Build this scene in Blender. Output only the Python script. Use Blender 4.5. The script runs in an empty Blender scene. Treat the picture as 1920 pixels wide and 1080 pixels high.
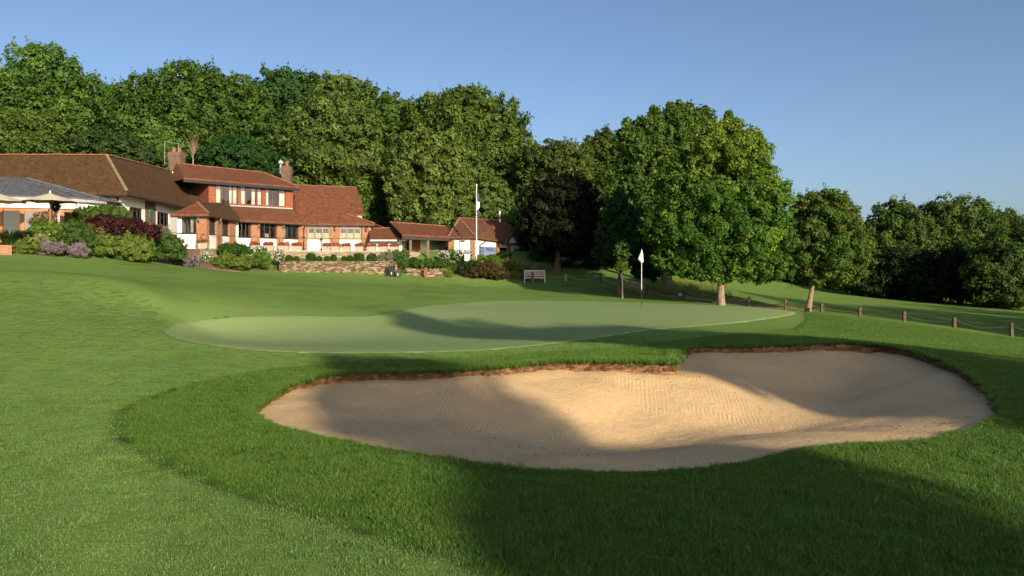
import bpy, math, random
import numpy as np
from mathutils import Vector

SC = bpy.context.scene
COL = SC.collection
R = math.radians

# ------------------------------------------------------------------ camera
CAM_Z = 1.7
F = 1493.0                      # focal length in photograph pixels (1920 wide)
cam_data = bpy.data.cameras.new('camera')
cam = bpy.data.objects.new('camera', cam_data)
COL.objects.link(cam)
cam.location = (0, 0, CAM_Z)
cam.rotation_euler = (R(90), 0, 0)
cam_data.sensor_width = 36.0
cam_data.lens = 36.0 * F / 1920.0
cam_data.shift_y = -40.0 / 1920.0
cam_data.clip_end = 2000
SC.camera = cam

# ------------------------------------------------------------------ sky + sun
SUN_EL = R(16.5)
SUN_DIR = np.array([0.46, -0.888])          # plan direction towards the sun
SUN_DIR /= np.linalg.norm(SUN_DIR)
world = bpy.data.worlds.new('World')
SC.world = world
world.use_nodes = True
wn = world.node_tree
sky = wn.nodes.new('ShaderNodeTexSky')
sky.sky_type = 'NISHITA'
sky.sun_disc = False
sky.sun_elevation = SUN_EL
sky.sun_rotation = math.atan2(SUN_DIR[0], SUN_DIR[1])
sky.altitude = 100
sky.air_density = 0.7
sky.dust_density = 2.1
sky.ozone_density = 2.0
bg = wn.nodes['Background']
bg.inputs['Strength'].default_value = 0.091
wn.links.new(sky.outputs['Color'], bg.inputs['Color'])

sun_data = bpy.data.lights.new('sun', 'SUN')
sun = bpy.data.objects.new('sun', sun_data)
COL.objects.link(sun)
sun_data.energy = 4.3
sun_data.angle = R(0.55)
sun_data.color = (1.0, 0.86, 0.66)
sd = Vector((SUN_DIR[0] * math.cos(SUN_EL), SUN_DIR[1] * math.cos(SUN_EL), math.sin(SUN_EL)))
sun.rotation_euler = sd.to_track_quat('Z', 'Y').to_euler()

SC.view_settings.view_transform = 'Standard'
SC.view_settings.look = 'None'
SC.view_settings.exposure = 0.80
SC.view_settings.gamma = 1.0
SC.view_settings.use_curve_mapping = False
SC.render.engine = 'CYCLES'
SC.cycles.use_denoising = True
SC.cycles.max_bounces = 6
SC.cycles.diffuse_bounces = 3
SC.cycles.transparent_max_bounces = 6
SC.cycles.use_adaptive_sampling = True

# ------------------------------------------------------------------ helpers
def P(u, v, Y):
    """photograph pixel at depth Y -> world point"""
    return np.array([(u - 960.0) / F * Y, Y, CAM_Z + (500.0 - v) / F * Y])

def PZ(u, v, z):
    """photograph pixel on the level z -> world point"""
    return P(u, v, (CAM_Z - z) * F / (v - 500.0))

def UX(u, Y):
    return (u - 960.0) / F * Y

def VZ(v, Y):
    return CAM_Z + (500.0 - v) / F * Y

def tag(o, label=None, cat=None, group=None, kind=None):
    if label: o['label'] = label
    if cat: o['category'] = cat
    if group: o['group'] = group
    if kind: o['kind'] = kind
    return o

def empty(name, loc, label=None, cat=None, group=None, rz=0):
    o = bpy.data.objects.new(name, None)
    o.empty_display_size = 0.2
    COL.objects.link(o)
    o.location = loc
    o.rotation_euler = (0, 0, rz)
    return tag(o, label, cat, group)

def mesh_np(name, verts, faces, mat=None, cols=None, smooth=False, uv=None):
    """verts (N,3), faces (M,3) or (M,4) numpy -> mesh data"""
    me = bpy.data.meshes.new(name)
    verts = np.asarray(verts, dtype=np.float32); faces = np.asarray(faces, dtype=np.int32)
    k = faces.shape[1]
    me.vertices.add(len(verts)); me.vertices.foreach_set('co', verts.ravel())
    me.loops.add(faces.size); me.loops.foreach_set('vertex_index', faces.ravel())
    me.polygons.add(len(faces))
    me.polygons.foreach_set('loop_start', np.arange(0, faces.size, k, dtype=np.int32))
    if smooth:
        me.polygons.foreach_set('use_smooth', np.ones(len(faces), dtype=bool))
    if cols is not None:
        a = me.color_attributes.new('Col', 'FLOAT_COLOR', 'POINT')
        c4 = np.ones((len(verts), 4), dtype=np.float32); c4[:, :3] = cols
        a.data.foreach_set('color', c4.ravel())
    me.update(calc_edges=True)
    if mat: me.materials.append(mat)
    return me

def link(name, me, parent=None, loc=None):
    o = bpy.data.objects.new(name, me)
    COL.objects.link(o)
    if parent: o.parent = parent
    if loc is not None: o.location = loc
    return o

class MB:
    """collects faces with metre-scaled uv; build() links one mesh object"""
    def __init__(self):
        self.v = []; self.f = []
    def poly(self, pts):
        b = len(self.v)
        self.v += [tuple(float(c) for c in p) for p in pts]
        self.f.append(tuple(range(b, b + len(pts))))
        return self
    def hexa(self, p):
        """8 points: bottom 4 (ccw from above), top 4"""
        b = len(self.v)
        self.v += [tuple(float(c) for c in q) for q in p]
        for q in ((0, 3, 2, 1), (4, 5, 6, 7), (0, 1, 5, 4), (1, 2, 6, 5), (2, 3, 7, 6), (3, 0, 4, 7)):
            self.f.append(tuple(b + i for i in q))
        return self
    def box(self, x0, x1, y0, y1, z0, z1):
        return self.hexa([(x0, y0, z0), (x1, y0, z0), (x1, y1, z0), (x0, y1, z0),
                          (x0, y0, z1), (x1, y0, z1), (x1, y1, z1), (x0, y1, z1)])
    def wall(self, a, b, z0, z1, th=0.3, off=0.0):
        """vertical slab from plan point a to b; its outer face lies 'off' in front (right of a->b), th thick behind"""
        a = np.array(a[:2], float); b = np.array(b[:2], float)
        d = (b - a) / np.linalg.norm(b - a); n = np.array([d[1], -d[0]])
        a0 = a + n * off; b0 = b + n * off; a1 = a0 - n * th; b1 = b0 - n * th
        return self.hexa([(*a0, z0), (*b0, z0), (*b1, z0), (*a1, z0), (*a0, z1), (*b0, z1), (*b1, z1), (*a1, z1)])
    def slab(self, pts, th=0.12):
        """roof slab: polygon top pts, thickness th straight down"""
        n = len(pts); b = len(self.v)
        self.v += [tuple(float(c) for c in p) for p in pts]
        self.v += [(float(p[0]), float(p[1]), float(p[2]) - th) for p in pts]
        self.f.append(tuple(range(b, b + n)))
        self.f.append(tuple(range(b + 2 * n - 1, b + n - 1, -1)))
        for i in range(n):
            j = (i + 1) % n
            self.f.append((b + i, b + n + i, b + n + j, b + j))
        return self
    def tube(self, p0, p1, r0, r1=None, n=8, cap=True):
        r1 = r0 if r1 is None else r1
        p0 = np.array(p0, float); p1 = np.array(p1, float)
        d = p1 - p0; d = d / (np.linalg.norm(d) + 1e-9)
        a = np.cross(d, [0, 0, 1.0]) if abs(d[2]) < 0.9 else np.cross(d, [1.0, 0, 0])
        a /= np.linalg.norm(a); c = np.cross(d, a)
        b = len(self.v)
        for q, r in ((p0, r0), (p1, r1)):
            for i in range(n):
                t = 2 * math.pi * i / n
                self.v.append(tuple(q + r * (math.cos(t) * a + math.sin(t) * c)))
        for i in range(n):
            j = (i + 1) % n
            self.f.append((b + i, b + n + i, b + n + j, b + j))
        if cap:
            self.f.append(tuple(b + i for i in range(n)))
            self.f.append(tuple(b + n + i for i in reversed(range(n))))
        return self
    def lathe(self, c, prof, n=16):
        """prof: list of (r, z) about the vertical through c"""
        b = len(self.v)
        for r, z in prof:
            for i in range(n):
                t = 2 * math.pi * i / n
                self.v.append((c[0] + r * math.cos(t), c[1] + r * math.sin(t), c[2] + z))
        for k in range(len(prof) - 1):
            for i in range(n):
                j = (i + 1) % n
                self.f.append((b + k * n + i, b + k * n + j, b + (k + 1) * n + j, b + (k + 1) * n + i))
        return self
    def build(self, name, mat, parent=None, smooth=False, origin=None):
        me = bpy.data.meshes.new(name)
        o3 = np.zeros(3) if origin is None else np.array(origin, float)
        if parent is not None and origin is None and parent.type == 'EMPTY':
            o3 = np.array(parent.location)
        vs = [tuple(np.array(p) - o3) for p in self.v]
        me.from_pydata(vs, [], self.f)
        uv = me.uv_layers.new(name='UVMap')
        for pl in me.polygons:
            n = pl.normal
            t = Vector((0, 0, 1)).cross(n)
            if t.length < 0.05: t = Vector((1, 0, 0))
            t.normalize(); b = n.cross(t)
            for li in pl.loop_indices:
                co = Vector(vs[me.loops[li].vertex_index]) + Vector(o3)
                uv.data[li].uv = (co.dot(t), co.dot(b))
        if smooth:
            for pl in me.polygons: pl.use_smooth = True
        me.materials.append(mat)
        o = link(name, me, parent)
        if parent is None and origin is not None:
            o.location = o3
        return o

# ------------------------------------------------------------------ materials
def new_mat(name):
    m = bpy.data.materials.new(name); m.use_nodes = True
    nt = m.node_tree
    return m, nt, nt.nodes['Principled BSDF'], nt.nodes['Material Output']

def N(nt, typ, **kw):
    n = nt.nodes.new(typ)
    for k, v in kw.items():
        if k.startswith('i_'): n.inputs[k[2:].replace('_', ' ')].default_value = v
        else: setattr(n, k, v)
    return n

def mixc(nt, fac, a, b, blend='MIX'):
    m = nt.nodes.new('ShaderNodeMix'); m.data_type = 'RGBA'; m.blend_type = blend
    for s, x in ((0, fac), (6, a), (7, b)):
        if hasattr(x, 'is_output'): nt.links.new(x, m.inputs[s])
        elif isinstance(x, (int, float)): m.inputs[s].default_value = x
        else: m.inputs[s].default_value = (*x, 1)
    return m.outputs[2]

def mapr(nt, x, a, b, c=0.0, d=1.0, smooth=False):
    m = nt.nodes.new('ShaderNodeMapRange')
    if smooth: m.interpolation_type = 'SMOOTHSTEP'
    nt.links.new(x, m.inputs[0])
    for i, q in enumerate((a, b, c, d)): m.inputs[i + 1].default_value = q
    return m.outputs[0]

def math_(nt, op, a, b=0.0):
    m = nt.nodes.new('ShaderNodeMath'); m.operation = op
    for i, x in enumerate((a, b)):
        if hasattr(x, 'is_output'): nt.links.new(x, m.inputs[i])
        else: m.inputs[i].default_value = x
    return m.outputs[0]

def noise(nt, vec, scale, detail=3.0, rough=0.55, dist=0.0):
    n = nt.nodes.new('ShaderNodeTexNoise')
    n.inputs['Scale'].default_value = scale; n.inputs['Detail'].default_value = detail
    n.inputs['Roughness'].default_value = rough; n.inputs['Distortion'].default_value = dist
    if vec is not None: nt.links.new(vec, n.inputs['Vector'])
    return n.outputs['Fac']

def bump(nt, h, strength, distance, normal=None):
    b = nt.nodes.new('ShaderNodeBump')
    b.inputs['Strength'].default_value = strength; b.inputs['Distance'].default_value = distance
    nt.links.new(h, b.inputs['Height'])
    if normal is not None: nt.links.new(normal, b.inputs['Normal'])
    return b.outputs['Normal']

def plain(name, col, rough=0.6, var=0.12, scale=8.0, metal=0.0, bmp=0.0, spec=0.4):
    m, nt, p, out = new_mat(name)
    pos = N(nt, 'ShaderNodeNewGeometry').outputs['Position']
    f = noise(nt, pos, scale, 4)
    lo = tuple(c * (1 - var) for c in col); hi = tuple(min(1, c * (1 + var)) for c in col)
    nt.links.new(mixc(nt, mapr(nt, f, .3, .7), lo, hi), p.inputs['Base Color'])
    p.inputs['Roughness'].default_value = rough; p.inputs['Metallic'].default_value = metal
    p.inputs['Specular IOR Level'].default_value = spec
    if bmp: nt.links.new(bump(nt, f, 0.6, bmp), p.inputs['Normal'])
    return m

def leaf_material(name='leaf', trans=0.3):
    m, nt, p, out = new_mat(name)
    a = N(nt, 'ShaderNodeVertexColor', layer_name='Col').outputs['Color']
    p.inputs['Roughness'].default_value = 0.5
    p.inputs['Specular IOR Level'].default_value = 0.12
    nt.links.new(a, p.inputs['Base Color'])
    t = N(nt, 'ShaderNodeBsdfTranslucent')
    tc = mixc(nt, 1.0, a, (1.25, 1.25, 0.5), 'MULTIPLY')
    nt.links.new(tc, t.inputs['Color'])
    ms = N(nt, 'ShaderNodeMixShader'); ms.inputs[0].default_value = trans
    nt.links.new(p.outputs[0], ms.inputs[1]); nt.links.new(t.outputs[0], ms.inputs[2])
    nt.links.new(ms.outputs[0], out.inputs['Surface'])
    return m
LEAF = leaf_material()

def bark_material(name, c0, c1):
    m, nt, p, out = new_mat(name)
    tc = N(nt, 'ShaderNodeTexCoord').outputs['Object']
    mp = N(nt, 'ShaderNodeMapping'); mp.inputs['Scale'].default_value = (9, 9, 1.6)
    nt.links.new(tc, mp.inputs['Vector'])
    f = noise(nt, mp.outputs[0], 1.6, 6, .65)
    nt.links.new(mixc(nt, mapr(nt, f, .35, .65), c0, c1), p.inputs['Base Color'])
    nt.links.new(bump(nt, f, .9, .04), p.inputs['Normal'])
    p.inputs['Roughness'].default_value = .9
    return m
BARK = bark_material('bark', (.07, .05, .035), (.22, .165, .11))
BARK_PALE = bark_material('bark_pale', (.10, .075, .05), (.32, .23, .15))
# ------------------------------------------------------------------ terrain
def curve_closed(pts, n, corner=()):
    """Catmull-Rom through closed points (K,D) -> (n,D); spans next to a 'corner' index stay straight"""
    pts = np.array(pts, float); K = len(pts); out = []
    per = max(2, n // K)
    for i in range(K):
        p0, p1, p2, p3 = pts[(i - 1) % K], pts[i], pts[(i + 1) % K], pts[(i + 2) % K]
        if i in corner: p0 = 2 * p1 - p2
        if (i + 1) % K in corner: p3 = 2 * p2 - p1
        for t in np.arange(per) / per:
            out.append(0.5 * (2 * p1 + (p2 - p0) * t + (2 * p0 - 5 * p1 + 4 * p2 - p3) * t * t + (3 * p1 - p0 - 3 * p2 + p3) * t ** 3))
    return np.array(out)

def sdf(poly, x, y, chunk=40000):
    """signed distance to a closed polygon, negative inside"""
    a = poly[:, :2]; b = np.roll(a, -1, axis=0); e = b - a; L2 = (e ** 2).sum(1) + 1e-12
    res = np.empty(len(x))
    for s in range(0, len(x), chunk):
        px = x[s:s + chunk, None]; py = y[s:s + chunk, None]
        dx = px - a[None, :, 0]; dy = py - a[None, :, 1]
        t = np.clip((dx * e[:, 0] + dy * e[:, 1]) / L2, 0, 1)
        d2 = (dx - t * e[:, 0]) ** 2 + (dy - t * e[:, 1]) ** 2
        d = np.sqrt(d2.min(1))
        c1 = (a[None, :, 1] <= py) != (b[None, :, 1] <= py)
        with np.errstate(divide='ignore', invalid='ignore'):
            xi = a[None, :, 0] + (py - a[None, :, 1]) * e[None, :, 0] / e[None, :, 1]
        inside = (np.where(c1, px < xi, False).sum(1) % 2) == 1
        res[s:s + chunk] = np.where(inside, -d, d)
    return res

# bunker outline, photograph pixels + ground level; last number: height of the cut soil face
BK = [(478, 772, .02, .05), (487, 756, .04, .07), (512, 737, .07, .09), (547, 720, .10, .12), (606, 705, .14, .12), (679, 697.5, .18, .12),
      (772, 697, .20, .10), (856, 694.5, .21, .10), (952, 687.5, .23, .11), (1015, 680, .25, .12), (1071, 677.5, .26, .13), (1171, 679, .26, .15),
      (1240, 679, .26, .17), (1264.5, 678, .26, .19), (1265.5, 668, .24, .19), (1268, 658, .21, .14), (1305, 652, .20, .10), (1399, 650.5, .19, .11), (1484, 647, .17, .12),
      (1548, 644, .15, .15), (1634, 646.5, .12, .15), (1698, 656, .09, .12), (1762, 675.5, .06, .12), (1805, 697, .04, .10), (1847, 725, .02, .10),
      (1869, 752, .0, .07), (1872, 776, .0, .05), (1847, 791, -.01, .035), (1805, 808, -.01, .03), (1741, 826, -.01, .03), (1677, 831, 0, .03), (1600, 832.5, 0, .03),
      (1527, 839, 0, .03), (1463, 851, 0, .03), (1399, 867, 0, .03), (1313, 878.5, 0, .03), (1207, 885.5, 0, .03), (1100, 886, 0, .03), (1010, 882, 0, .03),
      (919, 872, 0, .03), (801, 854, 0, .03), (668, 832, .0, .03), (585, 814, .0, .03), (522, 796.5, .01, .03), (491, 783, .01, .035)]
BK3 = np.array([[*PZ(u, v, z), lip] for u, v, z, lip in BK])
BUNK = curve_closed(BK3, 450, corner=(13, 15))          # (n,4): x,y,z,lip
_t = np.arange(len(BUNK)) / len(BUNK) * 2 * math.pi
BUNK[:, 3] *= 1 + .08 * np.sin(23 * _t + 1) + .07 * np.sin(41 * _t + 2.3 * np.sin(7 * _t)) + .05 * np.sin(67 * _t + 2)

# putting green outline
GR = [(307, 622), (322, 611), (350, 604), (450, 595.5), (560, 591.5), (680, 589.5), (735, 586.5), (785, 578), (830, 571.5), (900, 566.5), (1000, 564.8),
      (1150, 566), (1300, 570.5), (1400, 575), (1465, 581.5), (1492, 588), (1450, 597), (1350, 608), (1230, 618.5), (1150, 629), (1080, 639.5), (1000, 649), (900, 657.5), (780, 662.5),
      (650, 663), (520, 658), (400, 647.5), (335, 635.5)]
def green_level(u, v):
    z = .12
    for _ in range(12):
        p = PZ(u, v, z); z = .10 + .0045 * (p[1] - 14) - .012 * max(0, p[0] - 3) 
    return z
GR3 = np.array([PZ(u, v, green_level(u, v)) for u, v in GR])
GREEN = curve_closed(GR3, 280)

# rough-grass outline (mow line), plan
RO = [PZ(u, v, z)[:2] for u, v, z in ((224, 803, 0), (222, 786, 0), (250, 764, 0), (310, 742, .01), (400, 719, .03), (500, 702, .06), (600, 689, .1), (750, 682, .14),
      (900, 673, .18), (1000, 664, .2), (1100, 655, .2), (1200, 648, .2), (1290, 636, .18), (1400, 624, .14), (1500, 609, .05))]
RO += [np.array(q, float) for q in ((11.0, 30), (13, 33.5), (22, 34), (40, 30), (40, -8), (1.6, -8), (0.9, 2.6))]
RO += [PZ(u, v, 0)[:2] for u, v in ((900, 1070), (750, 1015), (600, 966), (450, 922), (350, 884), (270, 848), (232, 820))]
ROUGH = curve_closed(RO, 320, corner=(15, 16, 17, 18, 19, 20, 21))

# height control points
CP = []
for q in BK3[::2]: CP.append(q[:3])
for q in GR3[::2]: CP.append(q)
def cpx(u, v, Y): CP.append(P(u, v, Y))
for q in ((0, 478, 36), (170, 482, 39), (300, 492, 44), (400, 505, 48.5), (520, 510, 51), (740, 516, 54), (840, 520.5, 56), (985, 525.5, 58.5),
          (1061, 527, 58), (1126, 529, 55), (1175, 539, 53), (1212, 551, 51), (1281, 559.5, 49), (1405, 574, 46), (1473, 580.5, 44), (1541, 587, 42),
          (1612, 594, 40.5), (1695, 603, 39), (1789, 614, 37.5), (1896, 631, 36), (1352, 573, 42.5),
          (1560, 546, 112), (1700, 560, 108), (1920, 581, 92), (1450, 548, 90), (1390, 552, 70), (2300, 615, 80), (1700, 580, 62),
          (0, 560, 18), (0, 515, 26), (300, 560, 22.5), (500, 548, 31), (700, 545, 37), (900, 545, 42), (-500, 490, 26)):
    cpx(*q)
CP += [np.array(q, float) for q in ((-12, 3, .03), (-12, 9, .06), (-4, 4, 0), (3, 3, 0), (9, 3, -.02), (12, 9, -.12), (0, -6, 0), (-6, 6.5, .01), (-7, 11, .08), (-5, 14, .1), (8, 20, -.02), (12, 16, -.2), (16, 24, -.75), (24, 28, -1.6),
      (20, -25, .1), (-30, -20, .6), (40, -10, -1), (0, -60, 0), (-80, 0, 4), (80, 0, -4), (-22, 41.5, 2.5), (-26, 55, 2.6), (-18, 55, 2.3), (-10, 58, 2.2), (-3, 60, 2.0), (2, 62, 1.7),
      (-40, 60, 4), (-18, 72, 4.0), (-8, 75, 4.6), (-40, 90, 8), (-10, 95, 6.5), (10, 75, 2.6), (20, 95, 1.0), (8, 62, 1.5), (-80, 120, 14), (0, 140, 10), (60, 150, -1), (110, 110, -6),
      (-300, -300, 5), (300, -300, -5), (-300, 400, 22), (300, 400, 0), (0, 400, 14), (0, -300, 0), (-300, 50, 14), (300, 50, -9))]
CP = np.array(CP)
def _phi(r2):
    return 0.5 * r2 * np.log(r2 + 1e-9)
_S = 20.0
def _tps():
    n = len(CP); xy = CP[:, :2] / _S
    K = _phi(((xy[:, None] - xy[None]) ** 2).sum(2)) + np.eye(n) * 2e-4
    Pm = np.hstack([np.ones((n, 1)), xy])
    A = np.zeros((n + 3, n + 3)); A[:n, :n] = K; A[:n, n:] = Pm; A[n:, :n] = Pm.T
    b = np.zeros(n + 3); b[:n] = CP[:, 2]
    return np.linalg.solve(A, b)
_W = _tps()
def ground(x, y, chunk=60000):
    x = np.atleast_1d(np.asarray(x, float)); y = np.atleast_1d(np.asarray(y, float))
    out = np.empty(len(x)); c = CP[:, :2] / _S
    for s in range(0, len(x), chunk):
        qx = x[s:s + chunk] / _S; qy = y[s:s + chunk] / _S
        r2 = (qx[:, None] - c[None, :, 0]) ** 2 + (qy[:, None] - c[None, :, 1]) ** 2
        out[s:s + chunk] = _phi(r2) @ _W[:-3] + _W[-3] + _W[-2] * qx + _W[-1] * qy
    x0 = x; y0 = y
    out += 0.018 * np.sin(x0 * .55 + 1.3 * np.sin(y0 * .21)) * np.sin(y0 * .4 + .8 * np.sin(x0 * .33)) * np.clip((np.hypot(x0, y0) - 6) / 20, 0, 1)
    return out
def gz(x, y):
    return float(ground(x, y)[0])

def axis(segs):
    out = []
    for a, b, s in segs:
        n = max(1, int(round((b - a) / s))); out += list(np.linspace(a, b, n, endpoint=False))
    out.append(segs[-1][1])
    return np.array(out)
gx = axis([(-500, -120, 38), (-120, -45, 5), (-45, -12, .8), (-12, -4, .2), (-4, 9, .11), (9, 16, .3), (16, 45, .8), (45, 130, 5), (130, 500, 37)])
gy = axis([(-350, -60, 29), (-60, -6, 4), (-6, 3, .6), (3, 6, .25), (6, 18, .11), (18, 36, .2), (36, 40, .4), (40, 66, .7), (66, 130, 4), (130, 600, 47)])
XX, YY = np.meshgrid(gx, gy); X1 = XX.ravel(); Y1 = YY.ravel()
SD_B = sdf(BUNK, X1, Y1); SD_R = sdf(ROUGH, X1, Y1); SD_G = sdf(GREEN, X1, Y1)
nx, ny = len(gx), len(gy)
idx = np.arange(nx * ny).reshape(ny, nx)
Q = np.stack([idx[:-1, :-1].ravel(), idx[:-1, 1:].ravel(), idx[1:, 1:].ravel(), idx[1:, :-1].ravel()], 1)
keep = (SD_B[Q] > 0.0).all(1)
Q = Q[keep]
# boundary vertices next to the hole are moved onto the outline
cellv = np.zeros(nx * ny, bool); cellv[idx[:-1, :-1].ravel()[~keep]] = True
bad = np.stack([idx[:-1, :-1].ravel(), idx[:-1, 1:].ravel(), idx[1:, 1:].ravel(), idx[1:, :-1].ravel()], 1)[~keep]
snap = np.unique(bad.ravel()); snap = snap[SD_B[snap] > 0]
def nearest_on(poly, x, y):
    a = poly[:, :2]; b = np.roll(a, -1, axis=0); e = b - a; L2 = (e ** 2).sum(1) + 1e-12
    dx = x[:, None] - a[None, :, 0]; dy = y[:, None] - a[None, :, 1]
    t = np.clip((dx * e[:, 0] + dy * e[:, 1]) / L2, 0, 1)
    d2 = (dx - t * e[:, 0]) ** 2 + (dy - t * e[:, 1]) ** 2
    k = d2.argmin(1); tt = t[np.arange(len(x)), k]
    return a[k] + e[k] * tt[:, None]
sn = nearest_on(BUNK, X1[snap], Y1[snap]); X1[snap] = sn[:, 0]; Y1[snap] = sn[:, 1]
SD_B[snap] = 0
Z1 = ground(X1, Y1)
Z1 -= 0.07 * np.clip((-SD_G - .32) / 0.4, 0, 1)            # the green's own sheet lies over this
used = np.unique(Q.ravel()); remap = np.full(nx * ny, -1); remap[used] = np.arange(len(used))

def turf_material(name, is_green=False):
    m, nt, p, out = new_mat(name)
    pos = N(nt, 'ShaderNodeNewGeometry').outputs['Position']
    n1 = noise(nt, pos, .35, 4, .6); n2 = noise(nt, pos, 2.2, 5, .65); n3 = noise(nt, pos, 60, 3, .7)
    st = N(nt, 'ShaderNodeMapping'); st.inputs['Scale'].default_value = (1.0, 5.5, 1.0); st.inputs['Rotation'].default_value = (0, 0, R(14))
    nt.links.new(pos, st.inputs['Vector'])
    n4 = noise(nt, st.outputs[0], 1.3, 4, .6)
    if is_green:
        c = mixc(nt, mapr(nt, n4, .3, .7), (.25, .335, .14), (.285, .37, .165))
        c = mixc(nt, mapr(nt, n1, .35, .7), c, (.31, .385, .19))
        g = N(nt, 'ShaderNodeAttribute', attribute_name='sd_green').outputs['Fac']
        wv = N(nt, 'ShaderNodeTexWave', wave_type='BANDS', bands_direction='Y'); wv.inputs['Scale'].default_value = .28; wv.inputs['Distortion'].default_value = .6; wv.inputs['Detail'].default_value = 1.0
        nt.links.new(st.outputs[0], wv.inputs['Vector'])
        c = mixc(nt, mapr(nt, wv.outputs['Fac'], .4, .6, 0, .38), c, (.205, .285, .105))
        c = mixc(nt, mapr(nt, noise(nt, st.outputs[0], 4.5, 5, .75), .4, .65, 0, .5), c, (.20, .27, .105))
        ring = mapr(nt, g, -1.9, -1.2, 0, .75, True)           # lighter, freshly cut outer passes
        c = mixc(nt, ring, c, (.265, .345, .135))
        c = mixc(nt, mapr(nt, g, -.16, -.05, 0, .45), c, (.27, .34, .13))
        bs = (.35, .006)
    else:
        fair = mixc(nt, mapr(nt, n2, .3, .7), (.138, .235, .050), (.19, .285, .070))
        fair = mixc(nt, mapr(nt, n4, .45, .75, 0, .7), fair, (.20, .275, .10))
        fair = mixc(nt, mapr(nt, n1, .5, .66, 0, .7), fair, (.115, .18, .036))
        rgh = mixc(nt, mapr(nt, n2, .3, .7), (.065, .135, .02), (.10, .18, .032))
        r = N(nt, 'ShaderNodeAttribute', attribute_name='sd_rough').outputs['Fac']
        c = mixc(nt, mapr(nt, r, -.03, .03, 1, 0), fair, rgh)
        line = math_(nt, 'MULTIPLY', mapr(nt, r, -.06, .0), mapr(nt, r, .02, .13, 1, 0))  # gap at the rough's edge and its shadow, painted as a dark line
        c = mixc(nt, math_(nt, 'MULTIPLY', line, mapr(nt, n2, .3, .6, .35, .9)), c, (.045, .06, .018))
        g = N(nt, 'ShaderNodeAttribute', attribute_name='sd_green').outputs['Fac']
        fr = math_(nt, 'MULTIPLY', mapr(nt, g, .95, 1.05, 1, 0), mapr(nt, r, -.03, .03))
        c = mixc(nt, math_(nt, 'MULTIPLY', fr, .7), c, (.185, .27, .08))
        bs = (.55, .02)
    c = mixc(nt, mapr(nt, n3, .25, .75, .0, .35), c, (.06, .11, .018))
    nt.links.new(c, p.inputs['Base Color'])
    p.inputs['Roughness'].default_value = .75
    p.inputs['Specular IOR Level'].default_value = .0
    h = noise(nt, pos, 95 if is_green else 70, 3, .75)
    nb = bump(nt, h, bs[0], bs[1])
    if not is_green: nb = bump(nt, noise(nt, st.outputs[0], 3.2, 5, .75), .5, .05, nb)
    nt.links.new(nb, p.inputs['Normal'])
    return m
TURF = turf_material('mown_turf')
TURF_G = turf_material('putting_turf', True)

tme = mesh_np('lawn', np.stack([X1, Y1, Z1], 1)[used], remap[Q], TURF, smooth=True)
for nm, arr in (('sd_rough', SD_R), ('sd_green', SD_G)):
    at = tme.attributes.new(nm, 'FLOAT', 'POINT'); at.data.foreach_set('value', arr[used].astype(np.float32))
lawn = tag(link('lawn', tme), kind='structure')

# the putting green: a sheet of its own
ax = np.arange(GREEN[:, 0].min() - .2, GREEN[:, 0].max() + .2, .16); ay = np.arange(GREEN[:, 1].min() - .2, GREEN[:, 1].max() + .2, .16)
GX, GY = np.meshgrid(ax, ay); g1 = GX.ravel(); g2 = GY.ravel(); sg = sdf(GREEN, g1, g2)
ii = np.arange(len(g1)).reshape(GX.shape)
Qg = np.stack([ii[:-1, :-1].ravel(), ii[:-1, 1:].ravel(), ii[1:, 1:].ravel(), ii[1:, :-1].ravel()], 1)
kg = (sg[Qg] < 0).any(1); Qg = Qg[kg]
out_v = np.unique(Qg.ravel()); out_v = out_v[sg[out_v] > 0]
sn = nearest_on(GREEN, g1[out_v], g2[out_v]); g1[out_v] = sn[:, 0]; g2[out_v] = sn[:, 1]; sg[out_v] = 0
zg = ground(g1, g2) + .014; zg[out_v] -= .028
ug = np.unique(Qg.ravel()); rg = np.full(len(g1), -1); rg[ug] = np.arange(len(ug))
gme = mesh_np('putting_green', np.stack([g1, g2, zg], 1)[ug], rg[Qg], TURF_G, smooth=True)
at = gme.attributes.new('sd_green', 'FLOAT', 'POINT'); at.data.foreach_set('value', sg[ug].astype(np.float32))
tag(link('putting_green', gme), kind='structure')

# ------------------------------------------------------------------ bunker sand
sx = np.arange(BUNK[:, 0].min() - .3, BUNK[:, 0].max() + .3, .035); sy = np.arange(BUNK[:, 1].min() - .3, BUNK[:, 1].max() + .3, .035)
SX, SY = np.meshgrid(sx, sy); s1 = SX.ravel(); s2 = SY.ravel(); sb = sdf(BUNK[::2], s1, s2)
lipw = np.zeros(len(s1)); ws = np.zeros(len(s1))
for q in BUNK[::6]:
    w = 1.0 / (((s1 - q[0]) ** 2 + (s2 - q[1]) ** 2) ** 1.5 + 1e-4); lipw += w * q[3]; ws += w
lipw /= ws
def sstep(t):
    t = np.clip(t, 0, 1); return t * t * (3 - 2 * t)
dd = np.clip(-sb, 0, None)
wob = .022 * np.sin(1.7 * s1 + 1.1 * np.sin(1.3 * s2)) * np.sin(1.9 * s2 + .7 * np.sin(2.1 * s1)) + .010 * np.sin(4.3 * s1 + 2 * np.sin(2.2 * s2)) * np.sin(3.7 * s2)
rake = .0 * np.sin(2 * math.pi * (s1 * .93 + s2 * .25 + .22 * np.sin(.9 * s2) + .12 * np.sin(2.1 * s1)) / .16)
dep = (.66 * sstep(dd / 3.3)).reshape(SX.shape)
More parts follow.
